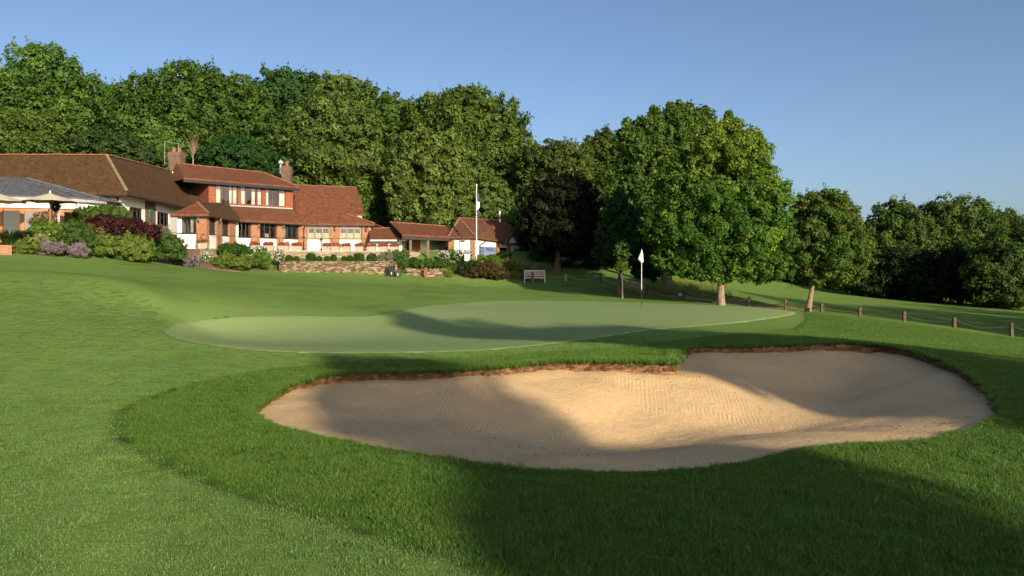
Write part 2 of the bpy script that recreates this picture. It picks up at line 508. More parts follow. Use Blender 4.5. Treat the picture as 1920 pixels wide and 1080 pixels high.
for _ in range(5):                                     # soften the creases where opposite slopes meet
    for ax_ in (0, 1):
        cs = np.cumsum(np.pad(dep, [(9, 8) if a_ == ax_ else (0, 0) for a_ in (0, 1)], mode='edge'), axis=ax_)
        cs = np.insert(cs, 0, 0, axis=ax_); n_ = dep.shape[ax_]
        dep = (np.take(cs, np.arange(17, 17 + n_), axis=ax_) - np.take(cs, np.arange(n_), axis=ax_)) / 17.0
dep = dep.ravel() * sstep(dd / .5) + (.66 * sstep(dd / 3.3)) * (1 - sstep(dd / .5))
foot = np.zeros(len(s1)); fr_ = np.random.default_rng(8)
for _ in range(70):                                    # scuffs and old footprints
    k_ = fr_.integers(0, len(s1)); a_ = fr_.uniform(0, 3.14); ux, uy = s1 - s1[k_], s2 - s2[k_]
    m_ = (np.abs(ux) < .4) & (np.abs(uy) < .4); pu = ux[m_] * math.cos(a_) + uy[m_] * math.sin(a_); pv = -ux[m_] * math.sin(a_) + uy[m_] * math.cos(a_)
    r2 = (pu / .13) ** 2 + (pv / .06) ** 2; foot[m_] += fr_.uniform(.3, 1) * (-.011 * np.exp(-r2) + .006 * np.exp(-((np.sqrt(r2) - 1.5) / .4) ** 2))
zs = ground(s1, s2) - lipw - dep + (wob + foot) * np.clip(dd / .4, 0, 1)
jj = np.arange(len(s1)).reshape(SX.shape)
Qs = np.stack([jj[:-1, :-1].ravel(), jj[:-1, 1:].ravel(), jj[1:, 1:].ravel(), jj[1:, :-1].ravel()], 1)
Qs = Qs[(sb[Qs] < .12).all(1)]
us = np.unique(Qs.ravel()); rs = np.full(len(s1), -1); rs[us] = np.arange(len(us))
def sand_material():
    m, nt, p, out = new_mat('sand')
    pos = N(nt, 'ShaderNodeNewGeometry').outputs['Position']
    n1 = noise(nt, pos, .8, 4, .6); n2 = noise(nt, pos, 9, 5, .7); n3 = noise(nt, pos, 160, 2, .6)
    c = mixc(nt, mapr(nt, n1, .3, .7), (.60, .415, .21), (.72, .505, .265))
    c = mixc(nt, mapr(nt, n2, .3, .75, 0, .45), c, (.47, .32, .155))
    c = mixc(nt, mapr(nt, n3, .35, .7, 0, .28), c, (.42, .27, .14))
    vor = N(nt, 'ShaderNodeTexVoronoi', feature='F1'); vor.inputs['Scale'].default_value = 13
    nt.links.new(pos, vor.inputs['Vector'])
    speck = math_(nt, 'MULTIPLY', mapr(nt, vor.outputs['Distance'], .05, .10, 1, 0), mapr(nt, noise(nt, pos, .9, 2), .55, .7, 0, .8))
    c = mixc(nt, speck, c, (.20, .12, .06))
    nt.links.new(c, p.inputs['Base Color'])
    p.inputs['Roughness'].default_value = .95; p.inputs['Specular IOR Level'].default_value = .1
    # rake grooves: two warped combs that swap by patch
    def comb(rot, sc, warp):
        mp = N(nt, 'ShaderNodeMapping'); mp.inputs['Rotation'].default_value = (0, 0, R(rot)); nt.links.new(pos, mp.inputs['Vector'])
        w = N(nt, 'ShaderNodeTexWave', wave_type='BANDS', bands_direction='X', wave_profile='SIN')
        w.inputs['Scale'].default_value = sc; w.inputs['Distortion'].default_value = warp; w.inputs['Detail'].default_value = 2.0
        w.inputs['Detail Scale'].default_value = .7
        nt.links.new(mp.outputs[0], w.inputs['Vector']); return w.outputs['Fac']
    a = comb(8, 5.6, 3.0); b = comb(-24, 6.2, 4.0); c2 = comb(62, 5.2, 4.4)
    sel = mapr(nt, noise(nt, pos, .55, 2), .47, .53); sel2 = mapr(nt, noise(nt, pos, .75, 2, .5, .6), .56, .62)
    mx = N(nt, 'ShaderNodeMix'); nt.links.new(sel, mx.inputs[0]); nt.links.new(a, mx.inputs[2]); nt.links.new(b, mx.inputs[3])
    mx2 = N(nt, 'ShaderNodeMix'); nt.links.new(sel2, mx2.inputs[0]); nt.links.new(mx.outputs[0], mx2.inputs[2]); nt.links.new(c2, mx2.inputs[3])
    amp = math_(nt, 'MULTIPLY', mx2.outputs[0], mapr(nt, noise(nt, pos, 1.4, 3), .40, .66, .0, .48))
    h = math_(nt, 'ADD', amp, math_(nt, 'MULTIPLY', n2, 1.9))
    h = math_(nt, 'ADD', h, math_(nt, 'MULTIPLY', noise(nt, pos, 45, 3, .7), .8))
    nt.links.new(bump(nt, h, .7, .013), p.inputs['Normal'])
    return m
SAND = sand_material()
tag(link('bunker_sand', mesh_np('bunker_sand', np.stack([s1, s2, zs], 1)[us], rs[Qs], SAND, smooth=True)), kind='structure')

# cut soil face round the rim: layered, a little ragged
def soil_material():
    m, nt, p, out = new_mat('cut_soil')
    pos = N(nt, 'ShaderNodeNewGeometry').outputs['Position']
    mp = N(nt, 'ShaderNodeMapping'); mp.inputs['Scale'].default_value = (3, 3, 42); nt.links.new(pos, mp.inputs['Vector'])
    f = noise(nt, mp.outputs[0], 1.0, 5, .7, .4)
    c = mixc(nt, mapr(nt, f, .38, .62), (.14, .056, .028), (.29, .145, .07))
    c = mixc(nt, mapr(nt, noise(nt, mp.outputs[0], 2.3, 3), .58, .68), c, (.42, .30, .18))
    c = mixc(nt, mapr(nt, noise(nt, pos, 7, 3), .55, .65, 0, .75), c, (.06, .07, .02))
    nt.links.new(c, p.inputs['Base Color']); p.inputs['Roughness'].default_value = .95
    nt.links.new(bump(nt, f, 1.0, .03), p.inputs['Normal'])
    return m
SOIL = soil_material()
rng = np.random.default_rng(5)
nB = len(BUNK); rows = 9
cen = BUNK[:, :2]; tang = np.roll(cen, -1, 0) - np.roll(cen, 1, 0); tang /= np.linalg.norm(tang, axis=1)[:, None]
area = .5 * np.sum(cen[:, 0] * np.roll(cen[:, 1], -1) - np.roll(cen[:, 0], -1) * cen[:, 1])
inw = np.stack([-tang[:, 1], tang[:, 0]], 1) * (1 if area > 0 else -1)
zt = ground(cen[:, 0], cen[:, 1])
V = []
for r in range(rows):
    f = r / (rows - 1)
    off = .004 + .035 * f + rng.normal(0, .016, nB) * (0 < r)
    if r % 3 == 1: off -= .018
    pts = cen + inw * off[:, None]
    V.append(np.stack([pts[:, 0], pts[:, 1], zt + .006 - f * (BUNK[:, 3] + .10)], 1))
V = np.concatenate(V)
i0 = np.arange(nB); i1 = (i0 + 1) % nB
Fq = np.concatenate([np.stack([r * nB + i0, r * nB + i1, (r + 1) * nB + i1, (r + 1) * nB + i0], 1) for r in range(rows - 1)])
tag(link('bunker_rim_soil', mesh_np('bunker_rim_soil', V, Fq, SOIL, smooth=True)), kind='structure')

# ------------------------------------------------------------------ grass blades (instanced tufts)
def tuft(name, seed, n, rad, hgt, wid, lean):
    g = np.random.default_rng(seed); V = []; Fc = []; C = []
    for i in range(n):
        a = g.uniform(0, 2 * math.pi); r = rad * math.sqrt(g.uniform(0, 1)); x = r * math.cos(a); y = r * math.sin(a)
        h = hgt * g.uniform(.55, 1.15); w = wid * g.uniform(.7, 1.3); t = g.uniform(0, 2 * math.pi)
        l = lean * g.normal(0, 1, 2) * h
        dx, dy = math.cos(t) * w / 2, math.sin(t) * w / 2
        b = len(V)
        V += [(x - dx, y - dy, -.01), (x + dx, y + dy, -.01), (x + l[0] * .35 + dx * .8, y + l[1] * .35 + dy * .8, h * .6), (x + l[0] * .35 - dx * .8, y + l[1] * .35 - dy * .8, h * .6), (x + l[0], y + l[1], h)]
        Fc += [(b, b + 1, b + 2), (b, b + 2, b + 3), (b + 3, b + 2, b + 4)]
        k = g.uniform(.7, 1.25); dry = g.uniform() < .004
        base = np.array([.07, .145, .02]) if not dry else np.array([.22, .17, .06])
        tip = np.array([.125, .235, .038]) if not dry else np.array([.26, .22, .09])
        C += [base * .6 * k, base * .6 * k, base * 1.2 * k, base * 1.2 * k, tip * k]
    return np.array(V), np.array(Fc), np.array(C)

def grass_material(name, tint):
    m, nt, p, out = new_mat(name)
    a = N(nt, 'ShaderNodeVertexColor', layer_name='Col').outputs['Color']
    pos = N(nt, 'ShaderNodeNewGeometry').outputs['Position']
    n1 = noise(nt, pos, .9, 4, .6); n2 = noise(nt, pos, .28, 3, .6)
    c = mixc(nt, 1.0, a, tint, 'MULTIPLY')
    c = mixc(nt, mapr(nt, n1, .35, .7, 0, .6), c, mixc(nt, 1.0, c, (1.35, 1.12, 1.0), 'MULTIPLY'))
    c = mixc(nt, mapr(nt, n2, .5, .7, 0, .6), c, mixc(nt, 1.0, c, (.72, .78, .8), 'MULTIPLY'))
    c = mixc(nt, mapr(nt, noise(nt, pos, 2.3, 5, .7), .60, .72, 0, .55), c, mixc(nt, 1.0, c, (1.35, .82, .9), 'MULTIPLY'))
    nt.links.new(c, p.inputs['Base Color'])
    p.inputs['Roughness'].default_value = .45; p.inputs['Specular IOR Level'].default_value = .25
    t = N(nt, 'ShaderNodeBsdfTranslucent'); nt.links.new(c, t.inputs['Color'])
    ms = N(nt, 'ShaderNodeMixShader'); ms.inputs[0].default_value = .3
    nt.links.new(p.outputs[0], ms.inputs[1]); nt.links.new(t.outputs[0], ms.inputs[2])
    nt.links.new(ms.outputs[0], out.inputs['Surface'])
    return m

def scatter(name, pts, scl, protos, label, seed=0):
    """one stuff object: tufts instanced on points (position, random turn, scale) with geometry nodes"""
    g = np.random.default_rng(seed)
    me = bpy.data.meshes.new(name); n = len(pts)
    me.vertices.add(n); me.vertices.foreach_set('co', pts.astype(np.float32).ravel())
    rot = np.zeros((n, 3), np.float32); rot[:, 2] = g.uniform(0, 6.283, n); rot[:, :2] = g.normal(0, .06, (n, 2))
    a = me.attributes.new('rot', 'FLOAT_VECTOR', 'POINT'); a.data.foreach_set('vector', rot.ravel())
    a = me.attributes.new('scl', 'FLOAT', 'POINT'); a.data.foreach_set('value', scl.astype(np.float32))
    a = me.attributes.new('pick', 'INT', 'POINT'); a.data.foreach_set('value', g.integers(0, len(protos), n).astype(np.int32))
    o = link(name, me)
    ng = bpy.data.node_groups.new(name + '_nodes', 'GeometryNodeTree')
    ng.interface.new_socket('Geometry', in_out='INPUT', socket_type='NodeSocketGeometry')
    ng.interface.new_socket('Geometry', in_out='OUTPUT', socket_type='NodeSocketGeometry')
    gi = ng.nodes.new('NodeGroupInput'); go = ng.nodes.new('NodeGroupOutput')
    join = ng.nodes.new('GeometryNodeJoinGeometry')
    def attr(nm, typ):
        q = ng.nodes.new('GeometryNodeInputNamedAttribute'); q.data_type = typ; q.inputs['Name'].default_value = nm
        return [s for s in q.outputs if s.enabled and s.name == 'Attribute'][0]
    for k, pr in enumerate(protos):
        oi = ng.nodes.new('GeometryNodeObjectInfo'); oi.inputs['Object'].default_value = pr; oi.inputs['As Instance'].default_value = True
        ip = ng.nodes.new('GeometryNodeInstanceOnPoints')
        cmp_ = ng.nodes.new('FunctionNodeCompare'); cmp_.data_type = 'INT'; cmp_.operation = 'EQUAL'
        ins = [s for s in cmp_.inputs if s.enabled]
        ng.links.new(attr('pick', 'INT'), ins[0]); ins[1].default_value = k
        ng.links.new(gi.outputs[0], ip.inputs['Points'])
        ng.links.new(cmp_.outputs[0], ip.inputs['Selection'])
        ng.links.new(oi.outputs['Geometry'], ip.inputs['Instance'])
        e2r = ng.nodes.new('FunctionNodeEulerToRotation'); ng.links.new(attr('rot', 'FLOAT_VECTOR'), e2r.inputs[0])
        ng.links.new(e2r.outputs[0], ip.inputs['Rotation'])
        ng.links.new(attr('scl', 'FLOAT'), ip.inputs['Scale'])
        ng.links.new(ip.outputs[0], join.inputs[0])
    ng.links.new(join.outputs[0], go.inputs[0])
    md = o.modifiers.new('tufts', 'NODES'); md.node_group = ng
    return tag(o, label, 'grass', kind='stuff')

def protos(name, specs, mat):
    out = []
    for s in specs:
        v, f, c = tuft(name, *s)
        out.append(bpy.data.objects.new(name, mesh_np(name, v, f, mat, c)))     # used only as instances
    return out
G_ROUGH = grass_material('rough_blades', (1.0, 1.0, 1.0))
G_FAIR = grass_material('fairway_blades', (1.55, 1.36, 2.3))
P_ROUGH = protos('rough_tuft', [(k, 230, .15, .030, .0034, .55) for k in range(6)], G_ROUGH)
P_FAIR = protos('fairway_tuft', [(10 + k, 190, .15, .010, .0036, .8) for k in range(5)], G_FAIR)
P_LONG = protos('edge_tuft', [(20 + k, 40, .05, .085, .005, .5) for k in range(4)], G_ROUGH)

def view_clip(x, y, m=.8):
    return (np.abs(x) < .643 * y + m) & (y > 3.4)
g = np.random.default_rng(11)
def rnd(x0, x1, y0, y1, dens):
    n = int((x1 - x0) * (y1 - y0) * dens); return g.uniform(x0, x1, n), g.uniform(y0, y1, n)
xs, ys = rnd(-7, 18, 3.4, 33, 85)
ok = view_clip(xs, ys); xs, ys = xs[ok], ys[ok]
ok = g.uniform(0, 1, len(xs)) < np.clip(1.2 - (ys - 9) / 26, .3, 1); xs, ys = xs[ok], ys[ok]
a = sdf(ROUGH, xs, ys); b = sdf(BUNK, xs, ys); c = sdf(GREEN, xs, ys)
ok = (a < -.10 + g.normal(0, .02, len(xs))) & (b > .05) & (c > .25); xs, ys = xs[ok], ys[ok]
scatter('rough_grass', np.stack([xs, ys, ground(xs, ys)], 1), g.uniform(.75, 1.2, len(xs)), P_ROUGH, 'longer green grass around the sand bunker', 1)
# ragged fringe of longer grass hanging over the rim
k = g.integers(0, nB, 5200); t = g.uniform(0, 1, len(k))[:, None]
q = cen[k] * (1 - t) + np.roll(cen, -1, 0)[k] * t - inw[k] * np.where(BUNK[k, 3] > .06, g.normal(.015, .06, len(k)), np.abs(g.normal(.05, .05, len(k))) + .03)[:, None]
lp = BUNK[k, 3]
scatter('rim_grass', np.stack([q[:, 0], q[:, 1], ground(q[:, 0], q[:, 1])], 1), np.clip(.40 + lp * 3.2, .42, .85) * g.uniform(.5, 1.15, len(k)), P_LONG, 'ragged grass fringe along the bunker rim', 2)
# leaf litter and pebbles on the sand
P_BIT = []
for k in range(4):
    w_ = np.random.default_rng(90 + k).uniform(.6, 1.3, 6)
    v_ = np.array([(-.5, 0, 0), (0, -.35, .05), (.5, 0, .1), (0, .35, .06), (0, 0, .28)]) * .03 * w_[:1]
    P_BIT.append(bpy.data.objects.new('bit', mesh_np('bit', v_, np.array([(0, 1, 4), (1, 2, 4), (2, 3, 4), (3, 0, 4)]), plain('bit_%d' % k, ((.10, .055, .025), (.16, .09, .04), (.07, .05, .03), (.34, .25, .15))[k], .9, .2))))
kb = g.integers(0, len(s1), 2600); kb = kb[(sb[kb] < -.05) & (g.uniform(0, 1, len(kb)) < np.clip(.25 + .75 * np.sin(1.1 * s1[kb] + 2) * np.sin(.9 * s2[kb]), .08, 1))]
scatter('sand_litter', np.stack([s1[kb], s2[kb], zs[kb]], 1), g.uniform(.4, 1.3, len(kb)), P_BIT, 'scattered bits of leaf and pebbles on the sand', 6)
# straw and roots hanging from the cut face
P_STRAW = protos('straw_tuft', [(30 + k, 26, .06, .07, .004, .7) for k in range(4)], grass_material('straw_blades', (2.6, .95, 2.2)))
k = g.integers(0, nB, 3000); ok = g.uniform(0, 1, len(k)) < np.clip((BUNK[k, 3] - .035) / .05, 0, 1); k = k[ok]
q = cen[k] + g.normal(0, .02, (len(k), 2)) + inw[k] * .012
zz = ground(q[:, 0], q[:, 1]) - g.uniform(-.01, .75, len(k)) * BUNK[k, 3] - .02
scatter('rim_straw', np.stack([q[:, 0], q[:, 1], zz], 1), g.uniform(.35, .8, len(k)), P_STRAW, 'dry straw and roots along the cut bunker edge', 4)
# short fairway
xs, ys = rnd(-13, 3, 3.4, 22, 85)
ok = view_clip(xs, ys); xs, ys = xs[ok], ys[ok]
ok = g.uniform(0, 1, len(xs)) < np.clip(1.25 - (ys - 7) / 14, 0, 1); xs, ys = xs[ok], ys[ok]
a = sdf(ROUGH, xs, ys); c = sdf(GREEN, xs, ys)
ok = (a > .05) & (c > .22); xs, ys = xs[ok], ys[ok]
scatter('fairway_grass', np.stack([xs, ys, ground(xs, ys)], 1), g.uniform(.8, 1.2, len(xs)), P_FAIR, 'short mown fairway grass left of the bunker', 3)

P_FLECK = []
for k in range(2):
    v_ = np.array([(-.5, 0, .25), (0, -.4, .3), (.5, 0, .35), (0, .4, .3)]) * .018
    P_FLECK.append(bpy.data.objects.new('fleck', mesh_np('fleck', v_, np.array([(0, 1, 2, 3)]), plain('fleck_%d' % k, ((.62, .60, .48), (.30, .22, .10))[k], .9, .2))))
xs, ys = rnd(-10, 1, 3.6, 12, 3.5); ok = view_clip(xs, ys) & (sdf(ROUGH, xs, ys) > .1) & (sdf(GREEN, xs, ys) > .3); xs, ys = xs[ok], ys[ok]
scatter('lawn_flecks', np.stack([xs, ys, ground(xs, ys) + .006], 1), g.uniform(.4, 1.1, len(xs)), P_FLECK, 'tiny pale petals and leaf bits on the near fairway', 12)
# ------------------------------------------------------------------ trees and shrubs
def leaves(pos, nrm, size, g, aspect=.62, fold=.25):
    """one folded diamond (2 triangles) per leaf"""
    n = len(pos)
    nrm = nrm / (np.linalg.norm(nrm, axis=1)[:, None] + 1e-9)
    t = g.normal(0, 1, (n, 3)); t -= nrm * (t * nrm).sum(1)[:, None]; t /= np.linalg.norm(t, axis=1)[:, None] + 1e-9
    b = np.cross(nrm, t); s = size[:, None]
    V = np.empty((n, 4, 3))
    V[:, 0] = pos - t * s * .5; V[:, 2] = pos + t * s * .5
    V[:, 1] = pos + b * s * .5 * aspect + nrm * s * fold * .5; V[:, 3] = pos - b * s * .5 * aspect + nrm * s * fold * .5
    i = np.arange(n)[:, None] * 4
    Fc = np.concatenate([i + [[0, 1, 2]], i + [[0, 2, 3]]])
    return V.reshape(-1, 3), Fc

def crown_mesh(name, lobes, leaf, pal, seed=0, cover=1.7, puff=.2, sprig=.5, fill=.25, droop=0.0, maxleaf=60000, rough=.16, top=None, bloom=None):
    """lobes: (cx,cy,cz,rx,ry,rz) local ellipsoids. Puffs of leaves on their outer shell, sprigs beyond it, filler inside."""
    g = np.random.default_rng(seed); lob = np.array(lobes, float)
    if maxleaf > 8000: leaf *= 1.18; maxleaf = 8000 + (maxleaf - 8000) * .5
    PC = []; PR = []; PN = []
    for k, L in enumerate(lob):
        c, r = L[:3], L[3:]; rm = (r[0] * r[1] * r[2]) ** (1 / 3); pr = puff * rm
        area_ = 4 * math.pi * ((((r[0] * r[1]) ** 1.6 + (r[0] * r[2]) ** 1.6 + (r[1] * r[2]) ** 1.6) / 3) ** (1 / 1.6))
        n = int(area_ / (math.pi * pr * pr) * 1.15)
        d = g.normal(0, 1, (n, 3)); d /= np.linalg.norm(d, axis=1)[:, None]
        rad = 1.0 - .55 * puff + g.normal(0, rough, n) * .6
        p = c + d * r * rad[:, None]
        ok = np.ones(n, bool)
        for j, M in enumerate(lob):
            if j != k: ok &= (((p - M[:3]) / (M[3:] * .82)) ** 2).sum(1) > 1
        nn = d / r; nn /= np.linalg.norm(nn, axis=1)[:, None]
        PC.append(p[ok]); PN.append(nn[ok]); PR.append(pr * g.uniform(.6, 1.35, ok.sum()))
    PC = np.concatenate(PC); PN = np.concatenate(PN); PR = np.concatenate(PR)
    per = np.maximum(4, (cover * 2 * math.pi * PR ** 2 / (.31 * leaf * leaf))).astype(int)
    tot = per.sum()
    if tot > maxleaf: per = np.maximum(3, (per * maxleaf / tot)).astype(int)
    k = np.repeat(np.arange(len(PC)), per); n = len(k)
    up = np.array([0, 0, 1.0])
    d = g.normal(0, 1, (n, 3)) + .55 * PN[k] + .40 * up; d /= np.linalg.norm(d, axis=1)[:, None]
    rr = PR[k] * (.55 + .50 * g.uniform(0, 1, n) ** .5)
    sp = (g.uniform(0, 1, n) < .10 * sprig); rr[sp] *= g.uniform(1.1, 1.55, sp.sum())
    flat = np.array([1, 1, .78])
    pos = PC[k] + d * rr[:, None] * flat
    pos[:, 2] -= droop * rr * (1 - d[:, 2]) * .5
    nr = d * 1.0 + .2 * up + g.normal(0, .30, (n, 3))
    tone = g.uniform(.78, 1.2, len(PC))[k] * g.uniform(.9, 1.1, n)
    hue = np.clip(g.normal(.35, .22, len(PC))[k] + g.normal(0, .11, n), 0, 1)
    # sprigs: short upright or outward twigs of leaves that break the outline
    ns = int(len(PC) * sprig * 1.6)
    if ns:
        q = g.integers(0, len(PC), ns); m = 7
        sd_ = PN[q] * .7 + up * .65 + g.normal(0, .35, (ns, 3)); sd_ /= np.linalg.norm(sd_, axis=1)[:, None]
        ln = PR[q] * g.uniform(1.0, 1.9, ns)
        tt = np.linspace(.35, 1, m)
        sp_pos = (PC[q][:, None] + sd_[:, None] * (ln[:, None] * tt)[..., None] + g.normal(0, .35 * leaf, (ns, m, 3))).reshape(-1, 3)
        pos = np.concatenate([pos, sp_pos]); nr = np.concatenate([nr, g.normal(0, .6, (ns * m, 3)) + .4 * up])
        tone = np.concatenate([tone, np.repeat(g.uniform(.85, 1.2, ns), m)]); hue = np.concatenate([hue, np.repeat(np.clip(g.normal(.5, .25, ns), 0, 1), m)])
    nf = int(n * fill * .55); n_before = len(pos)
    if nf:
        w = np.prod(lob[:, 3:], axis=1); kk = g.choice(len(lob), nf, p=w / w.sum())
        d = g.normal(0, 1, (nf, 3)); d /= np.linalg.norm(d, axis=1)[:, None]
        fp = lob[kk, :3] + d * lob[kk, 3:] * (.74 * g.uniform(.15, 1, nf) ** .35)[:, None]
        pos = np.concatenate([pos, fp]); nr = np.concatenate([nr, d + g.normal(0, .6, (nf, 3))])
        tone = np.concatenate([tone, g.uniform(.8, 1.1, nf)]); hue = np.concatenate([hue, g.uniform(0, .5, nf)])
    nl = len(pos)
    if bloom is not None:                       # (colour, share, size): flower heads on the upper, outer shell
        nb = int(nl * bloom[1]); q = g.integers(0, len(PC), nb); d = g.normal(0, 1, (nb, 3)) * .6 + PN[q] * .6 + up * 1.0; d /= np.linalg.norm(d, axis=1)[:, None]
        pos = np.concatenate([pos, PC[q] + d * (PR[q] * g.uniform(.9, 1.25, nb))[:, None]]); nr = np.concatenate([nr, d + g.normal(0, .5, (nb, 3)) + [.2, -.4, 0]])
        tone = np.concatenate([tone, g.uniform(.75, 1.2, nb)]); hue = np.concatenate([hue, np.zeros(nb)])
    size = leaf * g.uniform(.7, 1.35, len(pos))
    if nf: size[n_before:n_before + nf] *= 2.1
    if bloom is not None: size[nl:] = bloom[2] * g.uniform(.7, 1.3, nb)
    V, Fc = leaves(pos, nr, size, g)
    c0, c1, c2 = (np.array(c) for c in pal)
    h = hue[:, None]
    col = np.where(h < .5, c0 + (c1 - c0) * h * 2, c1 + (c2 - c1) * (h - .5) * 2) * tone[:, None]
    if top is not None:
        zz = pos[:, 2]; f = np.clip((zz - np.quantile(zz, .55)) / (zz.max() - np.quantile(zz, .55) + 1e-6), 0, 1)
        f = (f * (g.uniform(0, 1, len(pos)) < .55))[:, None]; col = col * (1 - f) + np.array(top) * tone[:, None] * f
    if bloom is not None: col[nl:] = np.array(bloom[0]) * tone[nl:, None]
    return mesh_np(name, V, Fc, LEAF, np.repeat(np.clip(col, 0, 1), 4, axis=0)), PC, PR

def tube_path(pts, rad, n=8):
    pts = np.array(pts, float); V = []; Fq = []
    for i, p in enumerate(pts):
        d = pts[min(i + 1, len(pts) - 1)] - pts[max(i - 1, 0)]; d /= np.linalg.norm(d) + 1e-9
        a = np.cross(d, [0.31, .95, .1]); a /= np.linalg.norm(a) + 1e-9; b = np.cross(d, a)
        for j in range(n):
            t = 2 * math.pi * j / n; V.append(p + rad[i] * (math.cos(t) * a + math.sin(t) * b))
    for i in range(len(pts) - 1):
        for j in range(n):
            Fq.append((i * n + j, i * n + (j + 1) % n, (i + 1) * n + (j + 1) % n, (i + 1) * n + j))
    return np.array(V), np.array(Fq)

def trunk_mesh(name, top, r, tips, seed, mat, fork=.35, n=9):
    """tapered trunk from the origin to 'top', limbs to the given tips"""
    g = np.random.default_rng(seed); top = np.array(top, float); H = top[2]
    m = 9; t = np.linspace(0, 1, m)[:, None]
    w = np.cumsum(g.normal(0, .012 * H, (m, 3)), 0); w[:, 2] = 0; w[0] = 0
    path = t * top + w * t
    rad = r * (1 - .78 * t[:, 0]); rad[0] *= 1.45; rad[1] *= 1.08
    path = np.vstack([path[0] - [0, 0, .4], path]); rad = np.concatenate([[rad[0] * 1.1], rad])
    VV, FF = tube_path(path, rad, n); Vs = [VV]; Fs = [FF]; off = len(VV)
    for tip in tips:
        tip = np.array(tip, float)
        s = np.clip(fork + g.uniform(0, .5) * (1 - fork), 0, .92)
        st = np.array([np.interp(s, t[:, 0], path[1:, k]) for k in range(3)])
        if st[2] > tip[2] - .05 * H: st = np.array([np.interp(fork, t[:, 0], path[1:, k]) for k in range(3)])
        r0 = r * (1 - .78 * s) * g.uniform(.35, .6)
        q = np.linspace(0, 1, 6)[:, None]
        pp = st + (tip - st) * q + np.array([0, 0, 1.0]) * (np.sin(q * math.pi) * .06 * np.linalg.norm(tip - st)) + g.normal(0, .02 * np.linalg.norm(tip - st), (6, 3)) * (q * (1 - q) * 4)
        v2, f2 = tube_path(pp, r0 * (1 - .85 * q[:, 0]), 6); Vs.append(v2); Fs.append(f2 + off); off += len(v2)
    return mesh_np(name, np.concatenate(Vs), np.concatenate(Fs), mat, smooth=True)

def tree(name, label, base, lobes, leaf, pal, r, seed, cat='tree', group=None, depth=1.0, mat=None, limbs=14, cover=1.7, puff=.2, sprig=.5,
         fill=.25, fork=.35, maxleaf=60000, top=None, px=None, rough=.16, droop=0.0):
    """lobes given as (u, v, ru, rv[, dy]) on the photograph at the base's depth when px, else local"""
    base = np.array(base, float)
    if px:
        Y = base[1]; s = Y / F; L = []
        for q in lobes:
            u, v, ru, rv = q[0], q[1] + 3, q[2] * .94, q[3] * .92; dy = q[4] if len(q) > 4 else 0.0
            c = P(u, v, Y) - base
            L.append((c[0], c[1] + dy, c[2], ru * s, ru * s * depth, rv * s))
    else:
        L = lobes
    root = empty(name, base, label, cat, group)
    me, PC, PR = crown_mesh('crown', L, leaf, pal, seed, cover, puff, sprig, fill, droop, maxleaf, rough, top)
    link('crown', me, root)
    g = np.random.default_rng(seed + 77)
    LA = np.array(L); main = LA[LA[:, 2].argmax()]
    tips = PC[g.integers(0, len(PC), limbs)]
    cx = (LA[:, 0] * LA[:, 3]).sum() / LA[:, 3].sum(); cy = (LA[:, 1] * LA[:, 3]).sum() / LA[:, 3].sum()
    tp = (cx * .6 + main[0] * .4, cy * .6 + main[1] * .4, main[2] + main[5] * .5)
    link('trunk', trunk_mesh('trunk', tp, r, tips, seed, mat or BARK, fork), root)
    return root

ASH = ((.042, .086, .015), (.075, .134, .023), (.12, .18, .034))
LIME = ((.058, .100, .02), (.098, .148, .03), (.148, .20, .046))
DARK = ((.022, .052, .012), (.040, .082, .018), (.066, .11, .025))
MAPLE = ((.036, .092, .013), (.066, .145, .018), (.20, .26, .03))
SMALL = ((.045, .092, .015), (.075, .13, .02), (.18, .17, .03))
COPPER_SHADE = ((.009, .013, .005), (.015, .019, .007), (.038, .042, .012))  # beech leaves: shade of the neighbouring trees is put into these colours
CONIF = ((.014, .045, .011), (.024, .068, .016), (.04, .09, .022))
OAK = ((.036, .072, .014), (.070, .118, .023), (.115, .16, .036))

def gbase(u, Y, dz=0.0):
    x = UX(u, Y); return (x, Y, gz(x, Y) + dz)

if 'TREES' in globals() and not TREES:
    pass
# casters behind the camera, towards the sun: their shadows lie on bunker, green and foreground
SP = np.array([SUN_DIR[1] * -1, SUN_DIR[0]])            # plan axis square to the sun, positive to the right
def sunpos(p, q):
    v = SP * p - SUN_DIR * q; return v[0], v[1]
def caster(label, p, D, lobes, seed, leaf=.34, r=.25):
    x, y = sunpos(p, -D); z = gz(x, y)
    L = []
    for dp, h0, h1, w in lobes:
        L.append((SP[0] * dp, SP[1] * dp, (h0 + h1) / 2, w, w, (h1 - h0) / 2))
    tree('roadside_tree', label, (x, y, z), L, leaf, DARK, r, seed, group=None, cover=3.0, puff=.3, sprig=.3, fill=1.4, limbs=6, maxleaf=12000)
TE = math.tan(SUN_EL)
caster('slim dark tree behind the viewpoint nearest the fairway', 4.0, 27, [(-.4, 5, (13.2 + 27) * TE, 1.15), (0, .8, (12.2 + 27) * TE, 1.45), (.2, .8, 8.2, 1.85)], 301)
caster('tallest dark tree behind the viewpoint, right of the slim one', 10.4, 27, [(-1.55, 12.6, (26 + 27) * TE, .6), (-.7, 3.5, (24.5 + 27) * TE, .95), (0, .8, (18.5 + 27) * TE, 1.6), (.5, .6, 9.0, 2.1), (1.3, 2, (18.5 + 27) * TE, 1.6)], 302)
caster('broad dark tree behind the viewpoint, farthest right of three', 12.8, 28, [(-.4, .8, (16.5 + 28) * TE, 1.9), (.9, .8, (11.5 + 28) * TE, 2.0), (0, .6, 8, 2.5)], 303)
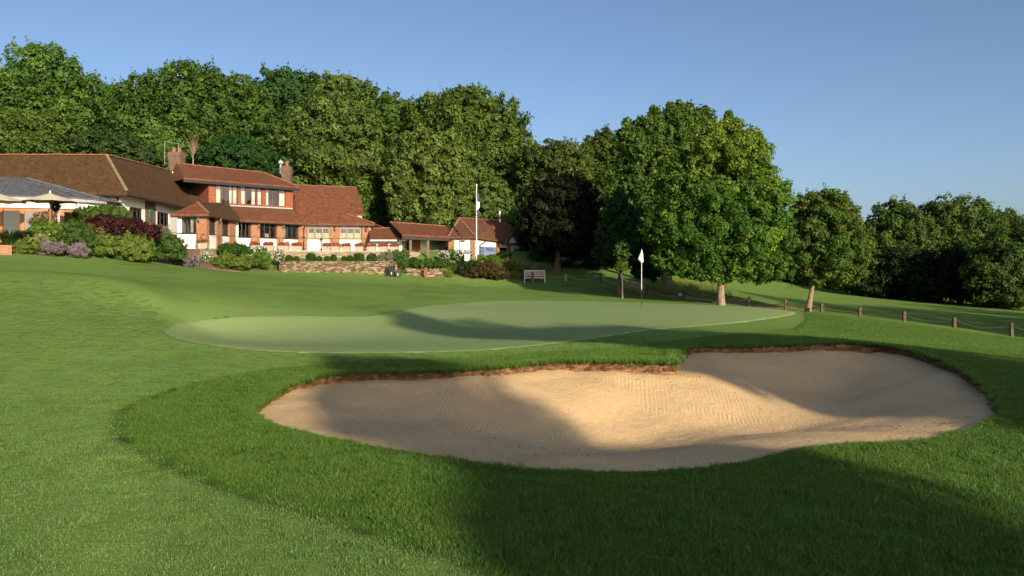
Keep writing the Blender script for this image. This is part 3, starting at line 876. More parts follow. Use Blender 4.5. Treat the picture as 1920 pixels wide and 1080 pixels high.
# ------------------------------------------------------------------ the trees in view
W = 'woodland trees on the hillside'
def wood(label, u, Y, lobes, seed, pal=ASH, leaf=.27, r=.35, **kw):
    kw.setdefault('maxleaf', 30000)
    kw.setdefault('puff', .21)
    kw.setdefault('fill', .45)
    kw.setdefault('group', W)
    gp = np.random.default_rng(seed * 7 + 3); k0 = gp.uniform(.8, 1.22); kr = gp.uniform(.88, 1.14)
    if kw.get('group') == W: pal = tuple((c[0] * k0 * kr, c[1] * k0, c[2] * k0) for c in pal)
    return tree(kw.pop('name', 'woodland_tree'), label, gbase(u, Y), lobes, leaf, pal, r, seed, px=True, **kw)
wood('tall feathery tree at the far left rising above the long tiled roof', 70, 84, [(70, 160, 95, 72), (20, 200, 90, 70), (140, 200, 75, 62), (85, 125, 55, 42), (-40, 190, 70, 70), (70, 240, 130, 60)], 1, leaf=.27, sprig=.9, puff=.18, r=.4, maxleaf=42000)
wood('lower tree filling the dip right of the tall feathery one', 205, 90, [(200, 215, 55, 62), (240, 230, 45, 50), (170, 235, 45, 50), (210, 260, 70, 40)], 2, leaf=.27)
wood('broad round-topped tree behind the brick chimney', 350, 80, [(350, 185, 95, 60), (295, 190, 70, 52), (420, 190, 70, 60), (355, 150, 60, 30), (260, 225, 60, 60), (460, 215, 50, 65), (350, 240, 130, 55)], 3, leaf=.26, sprig=.7, puff=.18, r=.45, maxleaf=44000)
wood('dark tree standing behind between the broad tree and the olive lime', 520, 98, [(515, 175, 45, 48), (555, 185, 45, 55), (490, 210, 45, 60), (530, 240, 60, 70)], 4, DARK, leaf=.3)
wood('tree with golden crown top far behind the olive lime', 625, 100, [(600, 165, 32, 26), (640, 170, 45, 32), (675, 185, 35, 32), (640, 215, 70, 55), (700, 215, 45, 50)], 5, LIME, leaf=.3)
wood('large olive-green lime tree with clumpy crown behind the right chimney', 615, 72, [(610, 225, 70, 62), (655, 240, 55, 55), (570, 275, 55, 60), (620, 310, 92, 80), (665, 300, 50, 70), (560, 340, 45, 60), (620, 375, 80, 55)], 6, LIME, leaf=.22, puff=.19, sprig=.2, cover=1.9, maxleaf=55000, r=.4)
wood('dark green tree in the gap right of the olive lime', 735, 92, [(735, 215, 42, 45), (710, 240, 40, 55), (760, 245, 45, 50), (735, 300, 50, 80)], 7, ASH, leaf=.28)
wood('big rounded ash tree, tallest of the wood left of the gap in the sky', 880, 88, [(875, 235, 85, 68), (830, 225, 60, 50), (935, 245, 55, 62), (880, 195, 60, 30), (800, 220, 35, 45), (965, 285, 35, 55), (890, 320, 100, 75)], 8, ASH, leaf=.27, sprig=.9, puff=.18, maxleaf=46000, r=.45)
wood('olive lime tree showing a pale bare trunk behind the low tiled roofs', 787, 69, [(795, 285, 55, 50), (840, 290, 42, 50), (760, 330, 42, 55), (815, 345, 65, 60), (855, 345, 38, 55), (765, 385, 40, 35), (835, 395, 60, 35)], 9, LIME, leaf=.22, puff=.20, sprig=.3, maxleaf=36000, mat=BARK_PALE, r=.3, limbs=20)
wood('smaller olive lime directly behind the flagpole', 920, 70, [(915, 365, 38, 42), (935, 395, 30, 40), (895, 390, 35, 45), (920, 420, 42, 35)], 10, LIME, leaf=.21, puff=.2, sprig=.3, maxleaf=16000)
wood('dark bushy tree between the two olive limes', 705, 80, [(700, 345, 38, 70), (730, 330, 30, 60), (720, 395, 48, 42)], 11, DARK, leaf=.25, maxleaf=14000)
wood('leafy understorey tree above the left end of the long roof', 40, 66, [(30, 250, 70, 42), (100, 245, 60, 38), (-30, 245, 60, 50), (60, 285, 110, 30)], 12, ASH, leaf=.21, maxleaf=20000)
wood('leafy understorey tree above the middle of the long roof', 180, 68, [(160, 265, 60, 32), (215, 275, 45, 30), (260, 285, 50, 32)], 13, DARK, leaf=.21, maxleaf=14000)
wood('bushy green tree just left of the taller chimney', 290, 70, [(285, 275, 42, 38), (330, 290, 32, 32), (300, 305, 50, 25)], 14, ASH, leaf=.21, maxleaf=12000)
wood('dark layered yew above the upper roof ridge', 430, 70, [(420, 292, 55, 26), (470, 300, 48, 28), (385, 300, 35, 25), (440, 270, 40, 18), (510, 315, 30, 30)], 15, CONIF, leaf=.2, puff=.18, maxleaf=20000, name='yew_tree')
wood('bushy tree filling the hillside behind the low white wall', 660, 76, [(660, 395, 42, 40), (690, 420, 30, 28)], 16, ASH, leaf=.22, maxleaf=8000)
wood('dark shrubby tree behind the shop roof ridge', 800, 75, [(790, 425, 45, 22), (850, 425, 55, 25), (745, 420, 30, 25)], 17, DARK, leaf=.22, maxleaf=12000)
# middle: right of the shop
wood('leafy tree right of the sky gap, behind the copper beech', 1035, 82, [(1040, 305, 48, 52), (1000, 320, 30, 55), (1075, 310, 42, 45), (1035, 375, 65, 60)], 20, OAK, leaf=.25, maxleaf=24000)
wood('round-headed tree peeping over behind the feathery cherry', 1140, 90, [(1140, 275, 40, 38), (1115, 310, 40, 45), (1165, 300, 40, 45), (1140, 360, 55, 60)], 21, OAK, leaf=.27, maxleaf=20000)
wood('dark copper beech with low spreading branches beside the shop', 1045, 61, [(1050, 375, 62, 52), (1020, 410, 42, 42), (1090, 405, 50, 50), (1055, 440, 66, 38), (1018, 450, 28, 25), (1095, 450, 40, 32)], 22, COPPER_SHADE, leaf=.19, maxleaf=40000, cover=2.2, fill=.5, name='copper_beech', group=None, r=.22)
wood('tall cherry with feathery upright shoots behind the maple', 1250, 55, [(1250, 270, 62, 58), (1215, 300, 55, 62), (1290, 250, 55, 45), (1330, 270, 40, 45), (1190, 350, 50, 70), (1250, 380, 80, 70), (1180, 420, 50, 60), (1185, 260, 28, 40), (1292, 212, 7, 22), (1322, 220, 6, 22), (1366, 222, 4, 14), (1228, 218, 8, 22), (1258, 212, 6, 22), (1275, 205, 5, 18)], 23, ASH, leaf=.17, sprig=1.8, puff=.18, maxleaf=60000, name='cherry_tree', group=None, r=.3)
wood('dark drooping conifer behind the thin birch trunk', 1160, 50, [(1165, 420, 32, 50), (1155, 460, 42, 38), (1195, 470, 35, 40), (1160, 385, 18, 28), (1215, 490, 40, 30)], 24, CONIF, leaf=.17, puff=.22, maxleaf=22000, name='conifer', group=None, r=.16)
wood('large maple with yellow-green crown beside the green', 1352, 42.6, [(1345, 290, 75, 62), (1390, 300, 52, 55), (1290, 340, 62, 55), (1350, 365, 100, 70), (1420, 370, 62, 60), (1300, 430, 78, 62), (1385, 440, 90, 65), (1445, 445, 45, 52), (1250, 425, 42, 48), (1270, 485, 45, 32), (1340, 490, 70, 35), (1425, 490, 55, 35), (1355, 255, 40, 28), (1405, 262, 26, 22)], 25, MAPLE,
     leaf=.13, puff=.19, sprig=.8, cover=1.9, maxleaf=125000, name='maple_tree', group=None, r=.17, mat=BARK_PALE, top=(.18, .235, .03), fork=.2, limbs=26, rough=.2)  # top: highlights on the upper crown, painted into the leaf colour
wood('small round tree with yellowing leaves on a bare straight trunk', 1515, 43, [(1545, 405, 55, 45), (1505, 430, 48, 45), (1580, 430, 42, 42), (1545, 465, 75, 42), (1600, 470, 36, 38), (1500, 480, 42, 38), (1550, 505, 60, 30), (1515, 385, 28, 28), (1565, 380, 26, 22)], 26, SMALL,
     leaf=.12, puff=.21, sprig=1.0, maxleaf=60000, name='field_tree', group=None, r=.13, mat=BARK_PALE, fork=.3, limbs=18, rough=.2)
wood('slender pale birch trunk with few low leaves beside the green', 1167, 44, [(1168, 470, 12, 22), (1164, 498, 9, 10)], 27, ASH, leaf=.13, maxleaf=600, name='birch_tree', group=None, r=.04, limbs=4, mat=BARK, fill=.1, cover=.6)
# right: far side of the fairway
FR = 'trees across the right-hand fairway'
wood('round oak at the left end of the far right tree line', 1680, 108, [(1680, 415, 48, 42), (1650, 450, 42, 45), (1710, 440, 40, 48), (1675, 495, 62, 48), (1625, 440, 22, 30)], 30, OAK, leaf=.3, maxleaf=26000, group=FR, name='oak_tree', r=.5)
wood('highest oak of the far right tree line', 1790, 112, [(1780, 405, 50, 42), (1825, 410, 42, 42), (1760, 450, 45, 55), (1850, 440, 38, 45), (1800, 490, 80, 60)], 31, OAK, leaf=.3, maxleaf=30000, group=FR, name='oak_tree', r=.5)
wood('sunlit oak at the right edge nearest on the far tree line', 1880, 92, [(1880, 470, 55, 48), (1920, 460, 55, 52), (1860, 510, 52, 42), (1930, 520, 70, 40), (1890, 552, 60, 20)], 32, OAK, leaf=.26, maxleaf=30000, group=FR, name='oak_tree', r=.4)
wood('small oak between the highest oak and the right edge', 1895, 118, [(1880, 415, 22, 28), (1910, 430, 35, 30), (1890, 470, 40, 45)], 33, OAK, leaf=.3, maxleaf=10000, group=FR, name='oak_tree')
wood('dark low bush under the far oaks, left of the two', 1690, 104, [(1650, 525, 40, 28), (1710, 532, 50, 30), (1610, 525, 35, 25), (1680, 500, 60, 40)], 34, ((.010, .024, .008), (.016, .036, .010), (.03, .055, .015)), leaf=.3, maxleaf=9000, group=FR, name='hedgerow_bush', cat='bush')  # shade at the foot of the tree line is put into this palette
wood('dark low bush under the far oaks, right of the two', 1800, 100, [(1780, 530, 55, 36), (1850, 542, 50, 30), (1740, 535, 40, 30), (1800, 500, 70, 40)], 35, ((.010, .024, .008), (.016, .036, .010), (.03, .055, .015)), leaf=.3, maxleaf=9000, group=FR, name='hedgerow_bush', cat='bush')  # same palette, darkened to stand in for shade below the oaks
wood('dark hedgerow tree seen between the maple and the small round tree', 1480, 120, [(1470, 500, 60, 40), (1580, 490, 50, 40), (1540, 515, 60, 28), (1400, 500, 60, 40), (1610, 510, 35, 32)], 36, DARK, leaf=.33, maxleaf=16000, group=FR)
wood('background tree closing the view behind the cherry', 1200, 100, [(1190, 400, 90, 70), (1280, 430, 90, 60), (1120, 420, 70, 60), (1200, 470, 120, 45)], 37, DARK, leaf=.33, maxleaf=24000)
wood('added dark thicket filling the shaded zone behind the copper beech', 1100, 68, [(1000, 440, 40, 45), (1080, 450, 60, 50), (1160, 440, 60, 55), (1120, 490, 90, 28), (1230, 460, 60, 45), (1200, 500, 60, 22)], 38, ((.010, .024, .008), (.016, .036, .010), (.03, .055, .015)), leaf=.22, maxleaf=24000, name='thicket', group=None, cat='thicket')  # bush mass added to fill a dark zone; shade put into its leaf colours
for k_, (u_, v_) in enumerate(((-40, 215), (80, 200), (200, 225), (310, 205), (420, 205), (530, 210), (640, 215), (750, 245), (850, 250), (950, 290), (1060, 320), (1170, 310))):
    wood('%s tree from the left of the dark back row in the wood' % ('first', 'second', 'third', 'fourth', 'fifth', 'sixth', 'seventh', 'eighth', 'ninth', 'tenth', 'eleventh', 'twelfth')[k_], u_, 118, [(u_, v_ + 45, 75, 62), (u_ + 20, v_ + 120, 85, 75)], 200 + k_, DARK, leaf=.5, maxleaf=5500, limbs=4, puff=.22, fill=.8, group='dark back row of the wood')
# trees right of the frame that shade the far fairway
def side(label, x, y, h, w, seed):
    tree('side_tree', label, (x, y, gz(x, y)), [(0, 0, h * .62, w, w, h * .38), (w * .5, 0, h * .45, w * .8, w * .8, h * .33), (-w * .5, .5, h * .42, w * .8, w * .8, h * .32)], .4, DARK, .4, seed, cover=1.8, puff=.25, maxleaf=6500, limbs=5, group='trees right of the view beside the fairway')
for k_, (x_, y_, h_, w_) in enumerate(((37, 21, 14, 4.5), (45, 27, 15, 4.5), (51, 35, 16, 4.5), (60, 40, 16, 5), (70, 46, 17, 5.5), (82, 50, 17, 6))):
    side('tree right of the view beside the fairway, %s from the viewpoint' % ('nearest', 'second', 'third', 'fourth', 'fifth', 'farthest')[k_], x_, y_, h_, w_, 50 + k_)
# ------------------------------------------------------------------ building materials
def brick_material(name, c1, c2, mortar, w=.225, h=.075):
    m, nt, p, out = new_mat(name)
    uv = N(nt, 'ShaderNodeUVMap', uv_map='UVMap').outputs[0]
    b = N(nt, 'ShaderNodeTexBrick'); nt.links.new(uv, b.inputs['Vector'])
    b.inputs['Scale'].default_value = 1.0; b.inputs['Brick Width'].default_value = w; b.inputs['Row Height'].default_value = h
    b.inputs['Mortar Size'].default_value = .006; b.inputs['Bias'].default_value = -.1
    b.inputs['Color1'].default_value = (*c1, 1); b.inputs['Color2'].default_value = (*c2, 1); b.inputs['Mortar'].default_value = (*mortar, 1)
    pos = N(nt, 'ShaderNodeNewGeometry').outputs['Position']
    c = mixc(nt, mapr(nt, noise(nt, pos, 3.5, 5, .7), .35, .7, 0, .4), b.outputs['Color'], tuple(x * .6 for x in c1))
    nt.links.new(c, p.inputs['Base Color']); p.inputs['Roughness'].default_value = .9
    nt.links.new(bump(nt, b.outputs['Fac'], .8, -.012), p.inputs['Normal'])
    return m
BRICK = brick_material('brick', (.29, .11, .05), (.40, .175, .078), (.46, .36, .24))
BRICK_OLD = brick_material('old_brick', (.12, .065, .045), (.20, .11, .075), (.24, .19, .15))
BRICK_RED = brick_material('hung_tile', (.26, .075, .034), (.35, .115, .05), (.09, .035, .02), .17, .11)

def roof_material(name, c0, c1, moss, amt, pale):
    m, nt, p, out = new_mat(name)
    uv = N(nt, 'ShaderNodeUVMap', uv_map='UVMap').outputs[0]
    b = N(nt, 'ShaderNodeTexBrick'); nt.links.new(uv, b.inputs['Vector'])
    b.inputs['Scale'].default_value = 1.0; b.inputs['Brick Width'].default_value = .18; b.inputs['Row Height'].default_value = .12
    b.inputs['Mortar Size'].default_value = .008; b.inputs['Mortar Smooth'].default_value = .3
    b.inputs['Color1'].default_value = (*c0, 1); b.inputs['Color2'].default_value = (*c1, 1); b.inputs['Mortar'].default_value = (*(x * .3 for x in c0), 1)
    pos = N(nt, 'ShaderNodeNewGeometry').outputs['Position']
    st = N(nt, 'ShaderNodeMapping'); st.inputs['Scale'].default_value = (2.2, .35, 1); nt.links.new(uv, st.inputs['Vector'])
    c = b.outputs['Color']
    c = mixc(nt, mapr(nt, noise(nt, pos, 2.6, 6, .85), .40, .60, 0, .85), c, tuple(x * .5 for x in c0))
    c = mixc(nt, mapr(nt, noise(nt, pos, 4.2, 5, .85, .5), .52, .62, 0, .5), c, tuple(min(1, x * 1.5) for x in c1))
    c = mixc(nt, mapr(nt, noise(nt, st.outputs[0], 1.0, 5, .7), .42, .68, 0, amt), c, moss)
    c = mixc(nt, mapr(nt, noise(nt, pos, 3.0, 6, .8), .44, .62, 0, amt), c, moss)
    c = mixc(nt, mapr(nt, noise(nt, pos, 6, 4, .75), .62, .70, 0, .6), c, pale)
    nt.links.new(c, p.inputs['Base Color']); p.inputs['Roughness'].default_value = .95; p.inputs['Specular IOR Level'].default_value = .15
    # courses: each row steps down to the next
    sx_ = N(nt, 'ShaderNodeSeparateXYZ'); nt.links.new(uv, sx_.inputs[0])
    saw = math_(nt, 'FRACT', math_(nt, 'DIVIDE', sx_.outputs[1], .12))
    h = math_(nt, 'ADD', math_(nt, 'MULTIPLY', saw, -1.0), math_(nt, 'MULTIPLY', noise(nt, pos, 7, 3), 1.2))
    nt.links.new(bump(nt, h, .8, .03), p.inputs['Normal'])
    return m
ROOF_MOSS = roof_material('mossy_roof_tile', (.075, .036, .018), (.15, .068, .03), (.068, .046, .019), .8, (.24, .19, .13))
ROOF_RED = roof_material('red_roof_tile', (.175, .06, .03), (.31, .105, .05), (.135, .064, .034), .65, (.36, .26, .18))
ROOF_DARK = roof_material('brown_roof_tile', (.16, .065, .038), (.28, .11, .06), (.11, .06, .038), .65, (.38, .23, .15))
SLATE = roof_material('slate', (.12, .125, .14), (.16, .165, .18), (.10, .105, .11), .4, (.3, .3, .31))
RIDGE_Y = plain('lichen_ridge', (.19, .14, .065), .9, .3, 5)
RIDGE_R = plain('clay_ridge', (.22, .095, .05), .9, .3, 5)
RENDER_W = plain('white_render', (.75, .72, .65), .9, .07, 1.2, bmp=.004)
FRAME_D = plain('dark_timber', (.035, .026, .02), .55, .2, 12)
FRAME_B = plain('brown_timber', (.16, .045, .025), .55, .2, 12)
FRAME_G = plain('grey_timber', (.30, .26, .22), .6, .15, 12)
FRAME_O = plain('oak_timber', (.36, .14, .04), .5, .15, 10)
WHITE = plain('white_paint', (.80, .79, .75), .5, .04, 6)
PORCHT = plain('porch_timber', (.15, .11, .08), .8, .2, 8)
LEAD = plain('lead_sheet', (.32, .31, .30), .55, .15, 6)
IRON = plain('black_iron', (.014, .014, .015), .5, .2, 20)
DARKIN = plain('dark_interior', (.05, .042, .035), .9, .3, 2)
BLIND = plain('cream_blind', (.72, .62, .36), .8, .06, 12)
CURT = plain('curtain_cloth', (.74, .69, .58), .85, .1, 14)
PAVE = plain('terrace_paving', (.40, .31, .23), .9, .2, 3, bmp=.006)
SOIL_BED = plain('bed_soil', (.14, .085, .05), .95, .35, 9, bmp=.03)
def glass_material():
    m, nt, p, out = new_mat('window_glass')
    tr = N(nt, 'ShaderNodeBsdfTransparent'); tr.inputs['Color'].default_value = (.86, .88, .87, 1)
    gl = N(nt, 'ShaderNodeBsdfGlossy'); gl.inputs['Roughness'].default_value = .03; gl.inputs['Color'].default_value = (.9, .9, .9, 1)
    fr = N(nt, 'ShaderNodeFresnel'); fr.inputs['IOR'].default_value = 1.6
    ms = N(nt, 'ShaderNodeMixShader'); nt.links.new(math_(nt, 'ADD', fr.outputs[0], .03), ms.inputs[0])
    nt.links.new(tr.outputs[0], ms.inputs[1]); nt.links.new(gl.outputs[0], ms.inputs[2]); nt.links.new(ms.outputs[0], out.inputs['Surface'])
    return m
GLASS = glass_material()

TZ = 2.80                                   # terrace level

# unit meshes shared between repeats
_unit = {}
def unit(kind, mat):
    key = (kind, mat.name)
    if key not in _unit:
        mb = MB()
        if kind == 'ridge':                 # half round, along +x, length 1
            n = 6
            for i in range(n):
                a0 = math.pi * i / n; a1 = math.pi * (i + 1) / n
                mb.poly([(0, .10 * math.cos(a0), .085 * math.sin(a0)), (0, .10 * math.cos(a1), .085 * math.sin(a1)), (.97, .09 * math.cos(a1), .07 * math.sin(a1)), (.97, .09 * math.cos(a0), .07 * math.sin(a0))])
            mb.poly([(0, .10 * math.cos(math.pi * i / n), .085 * math.sin(math.pi * i / n)) for i in range(n + 1)])
        elif kind == 'cube':
            mb.box(-.5, .5, -.5, .5, -.5, .5)
        o = mb.build(kind, mat); _unit[key] = o.data
        bpy.data.objects.remove(o)
    return _unit[key]

def ridge_tiles(parent, a, b, mat, step=.45, seed=0):
    a = np.array(a, float); b = np.array(b, float); L = np.linalg.norm(b - a); n = max(1, int(L / step)); d = (b - a) / L
    g = np.random.default_rng(seed)
    rz = math.atan2(d[1], d[0]); ry = -math.asin(d[2])
    inv = parent.matrix_world.inverted() if False else None
    for i in range(n):
        o = link('ridge_tile', unit('ridge', mat), parent)
        p = a + d * L * i / n + np.array([0, 0, .0 + g.uniform(-.008, .012)])
        o.location = Vector(p) - Vector(root_loc(parent))
        o.rotation_euler = (0, ry, rz + g.normal(0, .01)); o.scale = (L / n, 1, 1)

def root_loc(o):
    v = Vector((0, 0, 0))
    while o is not None:
        v = v + o.location; o = o.parent
    return v

def cube_part(name, parent, mat, x0, x1, y0, y1, z0, z1):
    o = link(name, unit('cube', mat), parent)
    o.location = Vector(((x0 + x1) / 2, (y0 + y1) / 2, (z0 + z1) / 2)) - Vector(root_loc(parent))
    o.scale = (x1 - x0, y1 - y0, z1 - z0)
    return o

class Wallline:
    """a vertical wall plane a->b (outer face to the right of a->b); s along it, off outwards"""
    def __init__(self, a, b):
        self.a = np.array(a[:2], float); self.b = np.array(b[:2], float)
        self.L = np.linalg.norm(self.b - self.a); self.d = (self.b - self.a) / self.L; self.n = np.array([self.d[1], -self.d[0]])
    def s(self, u):
        """pixel column -> distance along the wall"""
        k = (u - 960.0) / F
        return (k * self.a[1] - self.a[0]) / (self.d[0] - k * self.d[1])
    def z(self, u, v):
        Y = (self.a + self.d * self.s(u))[1]; return VZ(v, Y)
    def pt(self, s, off=0.0):
        return self.a + self.d * s + self.n * off
    def block(self, mb, s0, s1, z0, z1, off, th):
        return mb.wall(self.pt(s0), self.pt(s1), z0, z1, th, off)

def window(parent, W_, s0, s1, z0, z1, lights=3, fmat=None, fw=.06, off=-.04, lattice=True, transom=None, blinds=(), curtains=(), sill=True, nm='window'):
    """window: frame mesh with one pane per light; blinds and curtains behind"""
    fmat = fmat or FRAME_D
    mb = MB(); th = .09
    W_.block(mb, s0, s1, z1 - fw, z1, off, th); W_.block(mb, s0, s1, z0, z0 + fw, off, th)
    edges = np.linspace(s0, s1, lights + 1)
    for i, e in enumerate(edges):
        w = fw if i in (0, lights) else fw * .8
        a = e if i == 0 else (e - w if i == lights else e - w / 2)
        W_.block(mb, a, a + w, z0 + fw, z1 - fw, off - .002, th - .004)
    if transom:
        zt_ = z0 + (z1 - z0) * transom; W_.block(mb, s0 + fw, s1 - fw, zt_ - fw * .35, zt_ + fw * .35, off - .004, th - .008)
    if sill: W_.block(mb, s0 - .04, s1 + .04, z0 - .06, z0, off + .07, th + .07)
    w = mb.build(nm, fmat, parent)
    for i in range(lights):
        a, b = edges[i] + fw * .5, edges[i + 1] - fw * .5
        W_.block(MB(), a, b, z0, z1, 0, 0)
        pm = MB(); W_.block(pm, a, b, z0 + fw * .6, z1 - fw * .6, off - .045, .006)
        pn = pm.build('pane', GLASS, None, origin=root_loc(parent)); pn.location = (0, 0, 0); pn.parent = w
        if lattice:
            lm = MB(); nxl = max(2, int(round((b - a) / .13))); nzl = max(3, int(round((z1 - z0) / .17)))
            for k in range(1, nxl):
                e = a + (b - a) * k / nxl; W_.block(lm, e - .007, e + .007, z0 + fw, z1 - fw, off - .03, .012)
            for k in range(1, nzl):
                e = z0 + (z1 - z0) * k / nzl; W_.block(lm, a, b, e - .007, e + .007, off - .031, .010)
            lt = lm.build('leaded_lattice', IRON, None, origin=root_loc(parent)); lt.location = (0, 0, 0); lt.parent = w; lt['kind'] = 'stuff'
    for (i, f0, f1, mat, nm2) in [(i, f0, f1, BLIND, 'blind') for i, f0, f1 in blinds] + [(i, f0, f1, CURT, 'curtain') for i, f0, f1 in curtains]:
        a, b = edges[i] + fw * .5, edges[i + 1] - fw * .5; bm_ = MB()
        if nm2 == 'blind': W_.block(bm_, a + .02, b - .05, z0 + fw, z0 + (z1 - z0) * f1, off - .07, .015)
        else:
            k = 7; e = np.linspace(a + (b - a) * f0, a + (b - a) * f1, k + 1)
            for j in range(k): W_.block(bm_, e[j], e[j + 1], z0, z1 - fw, off - .09 - .03 * (j % 2), .03)
        q = bm_.build(nm2, mat, None, origin=root_loc(parent)); q.location = (0, 0, 0); q.parent = w
    return w

# ------------------------------------------------------------------ clubhouse
club = empty('clubhouse', (-18, 56, TZ), 'long white and brick clubhouse with red and mossy brown tiled roofs and two chimneys', 'building')
def part(mb, name, mat, parent=club, **kw): return mb.build(name, mat, parent, **kw)

# left wing: front facade at Y=46 and the side wall running back
EZ = 5.94
wc = (-22.6, 46.0)                                   # wall corner
side_end = (-23.3, 57.0)
WF = Wallline((-46, 46.0), wc)
WS = Wallline(wc, side_end)
part(MB().wall((-46, 46.0), wc, 2.2, EZ + .05, .35), 'front_wall', RENDER_W)
sw0, sw1 = WS.s(295), WS.s(317.5)                    # side-wall windows
wins = [(WS.s(243), WS.s(267), WS.z(255, 410), WS.z(255, 389.5)), (WS.s(295), WS.s(317), WS.z(306, 432), WS.z(306, 398.5))]
mb = MB(); prev = .002
for s0, s1, z0, z1 in wins:
    WS.block(mb, prev, s0, 2.2, EZ + .05, 0, .35); WS.block(mb, s0, s1, 2.2, z0, 0, .35); WS.block(mb, s0, s1, z1, EZ + .05, 0, .35); prev = s1
WS.block(mb, prev, WS.L, 2.2, EZ + .05, 0, .35)
part(mb, 'side_wall', RENDER_W)
for s0, s1, z0, z1 in wins:
    window(club, WS, s0, s1, z0, z1, 3, FRAME_D, .08, lattice=False, transom=.72, curtains=[(0, 0, 1), (2, 0, 1)])
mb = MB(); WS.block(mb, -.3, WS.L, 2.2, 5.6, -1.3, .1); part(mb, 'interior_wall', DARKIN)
mb = MB(); WS.block(mb, WS.s(272), WS.s(291), 2.2, EZ - .02, .035, .1); part(mb, 'brick_panel', BRICK_OLD)
mb = MB(); c = WS.pt(WS.s(281.5), .05); cz = WS.z(281.5, 400)
ring = [(c[0] + WS.d[0] * .32 * math.cos(t), c[1] + WS.d[1] * .32 * math.cos(t), cz + .5 * math.sin(t)) for t in np.linspace(0, 2 * math.pi, 20, endpoint=False)]
ring2 = [(p[0] + WS.n[0] * .05, p[1] + WS.n[1] * .05, p[2]) for p in ring]
mb.poly(ring2)
for i in range(20): mb.poly([ring[i], ring[(i + 1) % 20], ring2[(i + 1) % 20], ring2[i]])
PLAQ = plain('green_plaque', (.07, .13, .10), .5, .3, 6)
part(mb, 'oval_plaque', PLAQ)
mb = MB(); dp = WF.pt(WF.L - .15, .06); mb.tube((dp[0], dp[1], 2.6), (dp[0], dp[1], EZ - .35), .045); mb.tube((dp[0], dp[1], EZ - .35), (dp[0] + .1, dp[1] - .35, EZ - .05), .045)
part(mb, 'downpipe', IRON)

ev_c = np.array([-21.9, 45.35, EZ]); ev_l = np.array([-47, 45.35, EZ]); ev_e = np.array([-22.72, 57.0, EZ])
rc = np.array([-24.35, 47.85, 8.43]); rl = np.array([-47, 47.85, 8.43]); re_ = np.array([-25.1, 59.6, 8.78])
rf = MB().slab([ev_l, ev_c, rc, rl], .14); ro1 = part(rf, 'front_roof', ROOF_MOSS)
# side slope: carried on to the valley with the dormer roof
vly = np.array([-20.15, 56.3, 5.02])
ro2 = part(MB().slab([ev_c, ev_e, rc], .14).slab([ev_e, re_, rc], .14).slab([ev_e, vly, (-22.7, 58.4, 6.5), re_], .14), 'side_roof', ROOF_MOSS)
part(MB().slab([rl, rc, re_, (-33, 60, 5.5), (-33, 52, 5.5), (-47, 52, 5.5)], .1), 'rear_roof', ROOF_MOSS)
ridge_tiles(ro1, rl + [0, 0, -.02], rc + [0, 0, -.02], RIDGE_R, .5, 1)
ridge_tiles(ro2, rc + [0, 0, -.03], ev_c + [0, 0, .01], RIDGE_Y, .34, 2)
ridge_tiles(ro2, rc + [0, 0, -.02], re_ + [0, 0, -.02], RIDGE_R, .5, 3)
part(MB().wall((-47, 45.37), (-21.95, 45.37), EZ - .24, EZ - .13, .06), 'front_gutter', IRON)
part(MB().wall((-21.93, 45.37), (-22.74, 57.0), EZ - .24, EZ - .13, .06), 'side_gutter', IRON)

# bay: block that comes forward from the main front
EB = 4.93
bf = Wallline((-21.1, 50.2), (-19.25, 50.2)); br = Wallline((-19.25, 50.2), (-19.4, 55.9))
def infill(W_, bays, z0, z1, zs, parent=club, base=None):
    """bays: ('pier'|'win', u0, u1): piers full height in brick, windows above a white panel"""
    mats = {}
    for kind, a, b, *opt in bays:
        s0, s1 = W_.s(a), W_.s(b)
        if kind == 'pier':
            mb = MB(); W_.block(mb, s0, s1, z0, z1, .10, .45); part(mb, 'brick_pier', BRICK, parent)
        elif kind == 'wall':
            mb = MB(); W_.block(mb, s0, s1, z0, z1, 0, .3); part(mb, 'wall_panel', RENDER_W, parent)
        else:
            o = opt[0] if opt else {}
            mb = MB(); W_.block(mb, s0, s1, z0 + .13, zs - .06, .02, .3); part(mb, 'wall_panel', RENDER_W, parent)
            mb = MB(); W_.block(mb, s0, s1, z0, z0 + .13, .04, .3); part(mb, 'brick_plinth', BRICK, parent)
            window(parent, W_, s0, s1, zs, z1 - .02, **o)
ZS = 3.80
infill(bf, [('win', 333, 368, dict(lights=2, curtains=[(0, 0, .35), (1, .3, .6)])), ('pier', 369, 388.4)], TZ - .3, EB, ZS)
infill(br, [('win', 390.5, 404, dict(lights=2, curtains=[(1, .2, 1)])), ('pier', 404, 414), ('win', 414, 428.5, dict(lights=2, curtains=[(1, .4, 1)])), ('pier', 428.5, 439)], TZ - .3, EB, ZS)
part(MB().wall((-21.1, 55.5), (-21.1, 50.22), TZ - .3, EB, .25), 'bay_side_wall', RENDER_W)
part(MB().wall((-20.9, 54.8), (-20.0, 54.8), TZ, EB, .1).wall((-20.3, 51.2), (-20.3, 54.7), TZ, EB, .1), 'interior_wall', DARKIN)
